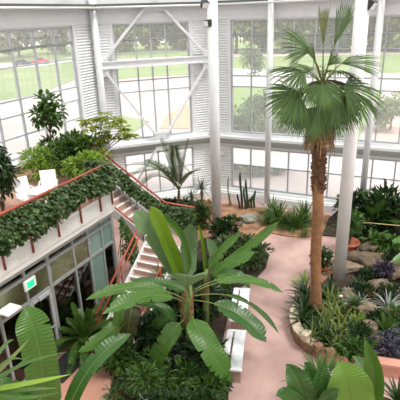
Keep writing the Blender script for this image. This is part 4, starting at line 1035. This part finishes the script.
straps('bromeliad', 'brown green bromeliad on the rocks beside the dark pot', 'bromeliad', at(369, 298, .4), 26, .42, .06, L_red, 105, (20, 80), .25)
straps('silver_agave', 'large silver spiky plant with long curved blades on the rocks', 'agave', at(388, 307, .42), 26, .75, .06, L_grey, 106, (5, 75), .45)
straps('silver_agave', 'smaller silver rosette on the rocks in front of the dark pot', 'agave', at(361, 303, .42), 22, .4, .06, L_grey, 107, (5, 75), .3)
bush('purple_plant', 'mounded dark purple plant on the rocks by the pond', 'plant', at(383, 276, .45), (.36, .32, .24), 420, .16, .06, L_pur, 108, lumps=7)
bush('groundcover_plant', 'low violet grey groundcover behind the pink planter wall', 'plant', at(396, 346, .36), (.6, .5, .22), 600, .1, .05, L_blue, 109, lumps=8)
bush('groundcover_plant', 'dark leafy groundcover among rocks near the pink wall', 'plant', at(378, 354, .36), (.55, .35, .18), 380, .12, .06, L_pur, 110, lumps=6)
fern('feathery_fern', 'fluffy bright green fern in front of the silver agave', 'fern', at(386, 334, .4), 26, .75, 111, L_md, .12, .025, (15, 85), 20, None, .6, .006)
fern('feathery_fern', 'small fern clump between the lilies and the stacked rocks', 'fern', at(358, 324, .38), 16, .5, 112, L_lt, .1, .025, (15, 80), 14, None, .6, .006)
bush('groundcover_plant', 'low green leaves at the planter edge above the elephant ears', 'plant', at(356, 354, .36), (.55, .3, .2), 320, .2, .09, L_md, 113, lumps=6)

for k, (px, lb, m_, sz) in enumerate([((364, 294), 'small dark leafy plant tucked beside the dark terracotta pot', L_dk, .3), ((392, 296), 'dark leafy plant on the rocks behind the silver agave', L_dk, .38), ((376, 322), 'dark little plant in the crack between the stacked rocks', L_dk, .28), ((398, 322), 'dark leafy plant at the edge of the rocks by the silver agave', L_md, .4), ((362, 340), 'leafy plant under the stacked tan rocks by the lilies', L_dk, .36), ((366, 278), 'small fern like plant at the pond rim below the brown boulder', L_dk, .26), ((392, 262), 'leafy plant hanging over the pond behind the purple mound', L_dk, .36)]):
    bush('rockery_plant', lb, 'plant', at(*px, .4), (sz * 1.2, sz, sz * .7), 260, .16, .06, m_, 500 + k, lumps=5, stems=3)
for k, px in enumerate([(312, 338), (324, 344), (334, 351), (348, 356)]): dup(lg if k % 2 else lil, at(*px, .4), k * 2.1, .8, None, 'green lilies' if k % 2 else 'striped lilies')
# ---------------- foreground corner by the planter
Y7 = 7.7
b7 = V((atY(352, 430, Y7).x, Y7, 0)); g7 = thing('elephant_ear', 'large plant with broad bright pale leaves in front of the pink planter', 'plant', tuple(b7)); c7 = atY(352, 428, Y7)
pstem(g7, b7, c7, .1)
egg = lambda q: max(.03, min(1, (q * 5) ** .55) * (1 - max(0, (q - .5) / .5) ** 2.2))
bleaf(g7, q3((352, 428, Y7), (350, 392, Y7 - .3), (338, 361, Y7 - .1)), .92, (-.1, -1, .45), L_ear, 121, .12, .04, 0, egg, rib=.016, rip=.014)
bleaf(g7, q3((358, 428, Y7 + .1), (374, 386, Y7 + .1), (364, 337, Y7 + .3)), .42, (-.5, -1, .2), L_ban, 122, .3, .03, 0, egg, rib=.014)
bleaf(g7, q3((348, 428, Y7 + .2), (330, 390, Y7 + .3), (305, 372, Y7 + .4)), .3, (0, -.8, .7), L_banpale, 123, .2, .04, 0, egg, rib=.014)
bleaf(g7, q3((356, 428, Y7 + .2), (366, 380, Y7 + .5), (352, 356, Y7 + .7)), .36, (.1, -.9, .5), L_banpale, 124, .2, .04, 0, egg, rib=.014)
Y8 = 7.5
b8 = V((atY(305, 440, Y8).x, Y8, 0)); g8 = thing('dwarf_palm', 'dark glossy pleated palm leaf plant at the bottom of the path', 'palm', tuple(b8)); c8 = atY(308, 420, Y8); pstem(g8, b8, c8, .07, M_wood)
for k, (m_, c, w, n_) in enumerate([((300, 386, Y8 - .1), (286, 364, Y8), .5, (-.1, -1, .5)), ((318, 388, Y8), (326, 362, Y8 + .1), .4, (.2, -1, .5)), ((290, 400, Y8 - .3), (276, 396, Y8 - .5), .4, (-.3, -.6, .9)), ((310, 380, Y8 + .3), (304, 362, Y8 + .4), .36, (0, -.9, .6)), ((326, 398, Y8 - .2), (340, 390, Y8 - .3), .3, (.3, -.7, .8))]):
    bleaf(g8, q3((308, 420, Y8), m_, c), w, n_, L_bandark, 130 + k, .25, .08, 0, egg, 40, .012, rip=.022)
Y9 = 9.2
b9 = V((atY(318, 420, Y9).x, Y9, 0)); c9 = atY(318, 384, Y9)
g9 = straps('dracaena', 'slender leaved dracaena beside the planter front above the dark palm', 'plant', tuple(b9), 46, 1.05, .085, L_md, 140, (0, 80), .5, trunk=c9.z, rt=.04)
Yq = 8.4; bq = V((atY(392, 440, Yq).x, Yq, 0)); cq = atY(390, 404, Yq)
straps('dracaena', 'slender leaved dracaena in the corner before the pink wall', 'plant', tuple(bq), 34, .85, .075, L_dk, 141, (0, 80), .5, trunk=cq.z, rt=.04)
# ---------------- understory of the banana bed
UN = [('bamboo_shrub', 'feathery light green bamboo like shrub below the drooping banana leaf', (152, 398), (.65, .6, .65), 900, .2, .035, L_md, 151),
      ('understory_shrub', 'dark shrub beneath the large banana beside the bench', (198, 372), (.7, .7, .55), 650, .28, .1, L_dk, 152),
      ('understory_shrub', 'mid green shrub at the bed corner in front of the bench end', (196, 402), (.8, .6, .5), 700, .22, .06, L_md, 153),
      ('understory_shrub', 'dark low shrub at the end of the bench by the path', (222, 392), (.32, .3, .26), 240, .2, .07, L_dk, 154),
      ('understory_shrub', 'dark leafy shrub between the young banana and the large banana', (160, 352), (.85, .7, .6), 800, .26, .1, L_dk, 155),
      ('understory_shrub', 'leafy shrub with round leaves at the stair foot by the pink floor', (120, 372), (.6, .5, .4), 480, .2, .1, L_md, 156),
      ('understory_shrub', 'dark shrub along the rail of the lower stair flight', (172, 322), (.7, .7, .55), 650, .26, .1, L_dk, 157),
      ('understory_shrub', 'green shrub between the second bench and the upright banana', (204, 318), (.6, .8, .6), 700, .26, .1, L_dk, 158),
      ('understory_shrub', 'fine leaved shrub near the round shrub at the bed bend', (218, 292), (.55, .6, .45), 600, .22, .08, L_md, 159),
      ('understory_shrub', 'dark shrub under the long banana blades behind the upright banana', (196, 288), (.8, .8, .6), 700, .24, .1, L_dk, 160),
      ('understory_shrub', 'dusky shrub at the bottom edge between the bamboo and the floor', (128, 404), (.5, .5, .35), 400, .16, .06, L_ivy, 161),
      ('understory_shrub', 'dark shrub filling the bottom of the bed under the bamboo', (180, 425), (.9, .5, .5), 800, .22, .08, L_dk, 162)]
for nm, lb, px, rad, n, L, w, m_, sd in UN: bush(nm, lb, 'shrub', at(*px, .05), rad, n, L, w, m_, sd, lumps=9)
straps('hay_tuft', 'dry tan tuft of straw among the plants by the pink floor', 'grass', at(122, 400, .3), 90, .4, .02, M_thatch, 163, (0, 60), .5)
straps('stair_plant', 'pale strappy plant on the stair beside the lime banana leaf', 'plant', W(2.0, 3.0, 1.42), 40, .55, .05, L_md, 164, (5, 80), .4)
# potted fern by the storefront
p = pot('fern_pot', 'dark terracotta pot on the pink floor by the storefront', (86, 346), .3, .32, 0, M_terrad)
fern('potted_fern', 'big dark fern spreading in the pot by the storefront', 'fern', p, 38, 1.35, 171, L_md, .2, .055, (0, 80), 24, None, .7, .008)
fern('storefront_fern', 'tall arching fern behind the storefront pot near the stairs', 'fern', at(112, 320), 22, 1.2, 172, L_md, .17, .04, (20, 85), 22, None, .6, .008)
#@@OUTSIDE
# ================================================================== OUTSIDE
GZ = -.05
t = MB(); t.add([V((-260, -20, GZ)), V((-12, -20, GZ)), V((-12, 27.5, GZ)), V((-260, 27.5, GZ))], [(0, 1, 2, 3)]); t.add([V((-260, 27.5, GZ)), V((300, 27.5, GZ)), V((300, 330, GZ)), V((-260, 330, GZ))], [(0, 1, 2, 3)]); t.add([V((16.5, -20, GZ)), V((300, -20, GZ)), V((300, 27.5, GZ)), V((16.5, 27.5, GZ))], [(0, 1, 2, 3)])
t.add([V((-12, 10, GZ)), V((PA.x - .2, PA.y + .15, GZ)), V((PA.x - .2, 27.5, GZ)), V((-12, 27.5, GZ))], [(0, 1, 2, 3)])
t.add([V((PA.x - .2, PA.y + .15, GZ)), V((PC.x, PC.y + .2, GZ)), V((PC.x, 27.5, GZ)), V((PA.x - .2, 27.5, GZ))], [(0, 1, 2, 3)])
e_ = PC + dR * 16.2
t.add([V((PC.x, PC.y + .2, GZ)), V((e_.x, e_.y + .2, GZ)), V((16.5, 27.5, GZ)), V((PC.x, 27.5, GZ))], [(0, 1, 2, 3)])
struct('ground_outside', t, M_out)
def patch(name, pxs, m_, z):
    t = MB(); t.prism([(at(x, y, z).x, at(x, y, z).y) for x, y in pxs], GZ, z); return struct(name, t, m_)
patch('lawn_side', [(-40, 70), (18, 66), (78, 60), (78, 78), (44, 92), (20, 97), (-40, 106)], M_lawn, .02)
patch('lawn_woods', [(-60, 52), (78, 46), (230, 40), (430, 34), (430, 50), (230, 54), (78, 60), (-60, 66)], M_lawn, .02)
patch('lawn_back', [(106, 66), (142, 64), (200, 60), (200, 74), (150, 76), (106, 80)], M_lawn, .02)
patch('lawn_path', [(110, 118), (124, 116), (150, 121), (120, 140), (108, 142)], M_lawn, .02)
patch('ground_earth', [(168, 116), (182, 104), (195, 104), (195, 128), (160, 128)], M_earth, .02)
patch('lawn_far', [(226, 57), (300, 56), (410, 54), (410, 73), (320, 74), (226, 68)], M_lawn, .02)
patch('road_far', [(226, 68), (320, 74), (410, 73), (410, 76), (320, 78), (226, 74)], M_road, .03)
patch('ground_walk', [(372, 130), (384, 112), (410, 110), (410, 150), (362, 150)], M_walk, .03)
patch('lawn_border', [(228, 84), (300, 86), (384, 88), (372, 112), (352, 150), (228, 150)], M_lawn, .02)
patch('road_side', [(-40, 66), (60, 60), (78, 55), (78, 60), (40, 66), (-40, 73)], M_road, .03)
patch('road_back', [(106, 82), (150, 77), (200, 75), (200, 82), (150, 84), (106, 90)], M_walk, .03)
# trees
TR = [(-10, 82, 140, 60, L_tree), (22, 74, 150, 55, L_tree2), (58, 70, 160, 62, L_tree), (92, 66, 150, 55, L_tree), (126, 64, 150, 60, L_tree), (156, 62, 155, 52, L_tree), (186, 62, 150, 58, L_tree2),
      (236, 60, 130, 55, L_tree), (262, 58, 135, 60, L_tree), (290, 58, 128, 52, L_tree), (318, 58, 135, 60, L_tree), (346, 58, 128, 55, L_tree2), (374, 58, 135, 60, L_tree), (402, 58, 128, 58, L_tree)]
LBT = ['far tree beyond the side lawn at the edge of view', 'far dark tree beyond the side road', 'far tree beyond the middle of the side window', 'far tree seen past the corner column', 'far pale tree behind the angled wall braces', 'far tree behind the middle of the braced window', 'far darker tree behind the braced window near the corner',
       'far tree beyond the lawn next to the corner siding', 'far tree beyond the lawn behind the slim column', 'far tree beyond the lawn behind the raised fan frond', 'far tree beyond the lawn behind the palm spear', 'far dark tree behind the thick column', 'far tree beyond the lawn behind the second slim column', 'far tree at the end of the lawn window']
for k, (x, y, dist, hpx, mt) in enumerate(TR):
    d = ray(x, y); d = V((d.x, d.y, 0)).normalized() * dist; hgt = 13 + (k * 37 % 5)
    tree('far_tree', LBT[k], V((d.x, d.y, 0)), V((d.x, d.y, hgt * .5)), (6.8, 5, hgt * .52), 1900, 1.5, 1.0, mt, 400 + k, 'far trees beyond the lawn', 14, .35)
SH = [(238, 118, 36, 3.4, 1.7, L_tree2, 'tall green shrub outside the window beside the corner siding'), (262, 112, 40, 3.8, 1.8, L_tree2, 'bushy tree outside the window behind the slim column'), (290, 120, 36, 2.6, 1.8, L_tree, 'pale shrub outside the window behind the palm fronds'), (336, 118, 36, 3.2, 1.8, L_tree2, 'dark shrub outside the window behind the thick column'), (392, 112, 42, 3.2, 1.7, L_tree, 'light shrub outside the window beside the pink walk'), (248, 138, 29, 1.6, 1.4, L_tree2, 'low shrub outside the window just above the ledge'), (276, 140, 30, 1.7, 1.5, L_tree, 'low yellowish shrub outside the window above the ledge'), (254, 60, 75, 6, 2.2, L_tree2, 'dark conifer shaped tree on the lawn outside the windows'), (312, 96, 55, 4.0, 3., L_tree, 'mid distance tree outside behind the fan palm crown')]
for k, (x, y, dist, hgt, r_, mt, lb) in enumerate(SH):
    d = ray(x, y); d = V((d.x, d.y, 0)).normalized() * dist
    tree('outdoor_shrub', lb, V((d.x, d.y, 0)), V((d.x, d.y, hgt * .55)), (r_, r_, hgt * .5), 900, .42, .24, mt, 450 + k, None, 9, .08)
# two small cars on the road
def car(label, px, yaw, m_):
    p = at(*px, 0); o = thing('parked_car', label, 'car', tuple(p)); a = V((math.cos(yaw), math.sin(yaw), 0)); s_ = Z.cross(a)
    t = MB(); pr_ = [(-2.1, .35), (-2.1, .85), (-1.7, .95), (-1.1, 1.45), (.5, 1.45), (1.1, .98), (2.0, .85), (2.1, .35)]; n_ = len(pr_)
    t.add([p + a * x + s_ * y + Z * z for y in (-.85, .85) for x, z in pr_], [tuple(range(n_)), tuple(reversed(range(n_, 2 * n_)))] + [(i, n_ + i, n_ + (i + 1) % n_, (i + 1) % n_) for i in range(n_)]); obj('car_body', t, m_, o)
    t = MB()
    for y in (-.86, .86): t.add([p + a * x + s_ * y + Z * z for x, z in ((-1.2, 1.0), (-.95, 1.38), (.45, 1.38), (.9, 1.0))], [(0, 1, 2, 3)])
    obj('car_window', t, M_black, o)
    for x in (-1.3, 1.3):
        for y in (-.8, .8):
            t = MB(); c = p + a * x + s_ * y + Z * .33; t.tube([c - s_ * .1, c + s_ * .1], .33, 14); obj('wheel', t, M_black, o)
car('red car parked beyond the side lawn', (41, 64), .3, mat('car_red', (190, 60, 60), .3))
car('dark car parked on the road beyond the side window', (23, 66), .3, mat('car_dark', (60, 66, 78), .3))

# ================================================================== LIGHT
w = bpy.data.worlds.new('sky'); sc.world = w; w.use_nodes = True; nt = w.node_tree; bg = nt.nodes['Background']
bg.inputs['Color'].default_value = (1, .985, .95, 1); bg.inputs['Strength'].default_value = 1.15
sd_ = bpy.data.lights.new('sun', 'SUN'); sd_.energy = 1.7; sd_.angle = R(14); sd_.color = (1, .96, .88)
so_ = bpy.data.objects.new('sun', sd_); C.objects.link(so_); so_.rotation_euler = V((-.4, .3, -1)).to_track_quat('-Z', 'Y').to_euler()
sc.view_settings.view_transform = 'Standard'; sc.view_settings.look = 'None'; sc.view_settings.gamma = 1; sc.view_settings.exposure = .88
sc.view_settings.use_curve_mapping = False
sc.cycles.use_denoising = True; sc.cycles.max_bounces = 8; sc.cycles.transparent_max_bounces = 16; sc.cycles.caustics_reflective = False; sc.cycles.caustics_refractive = False
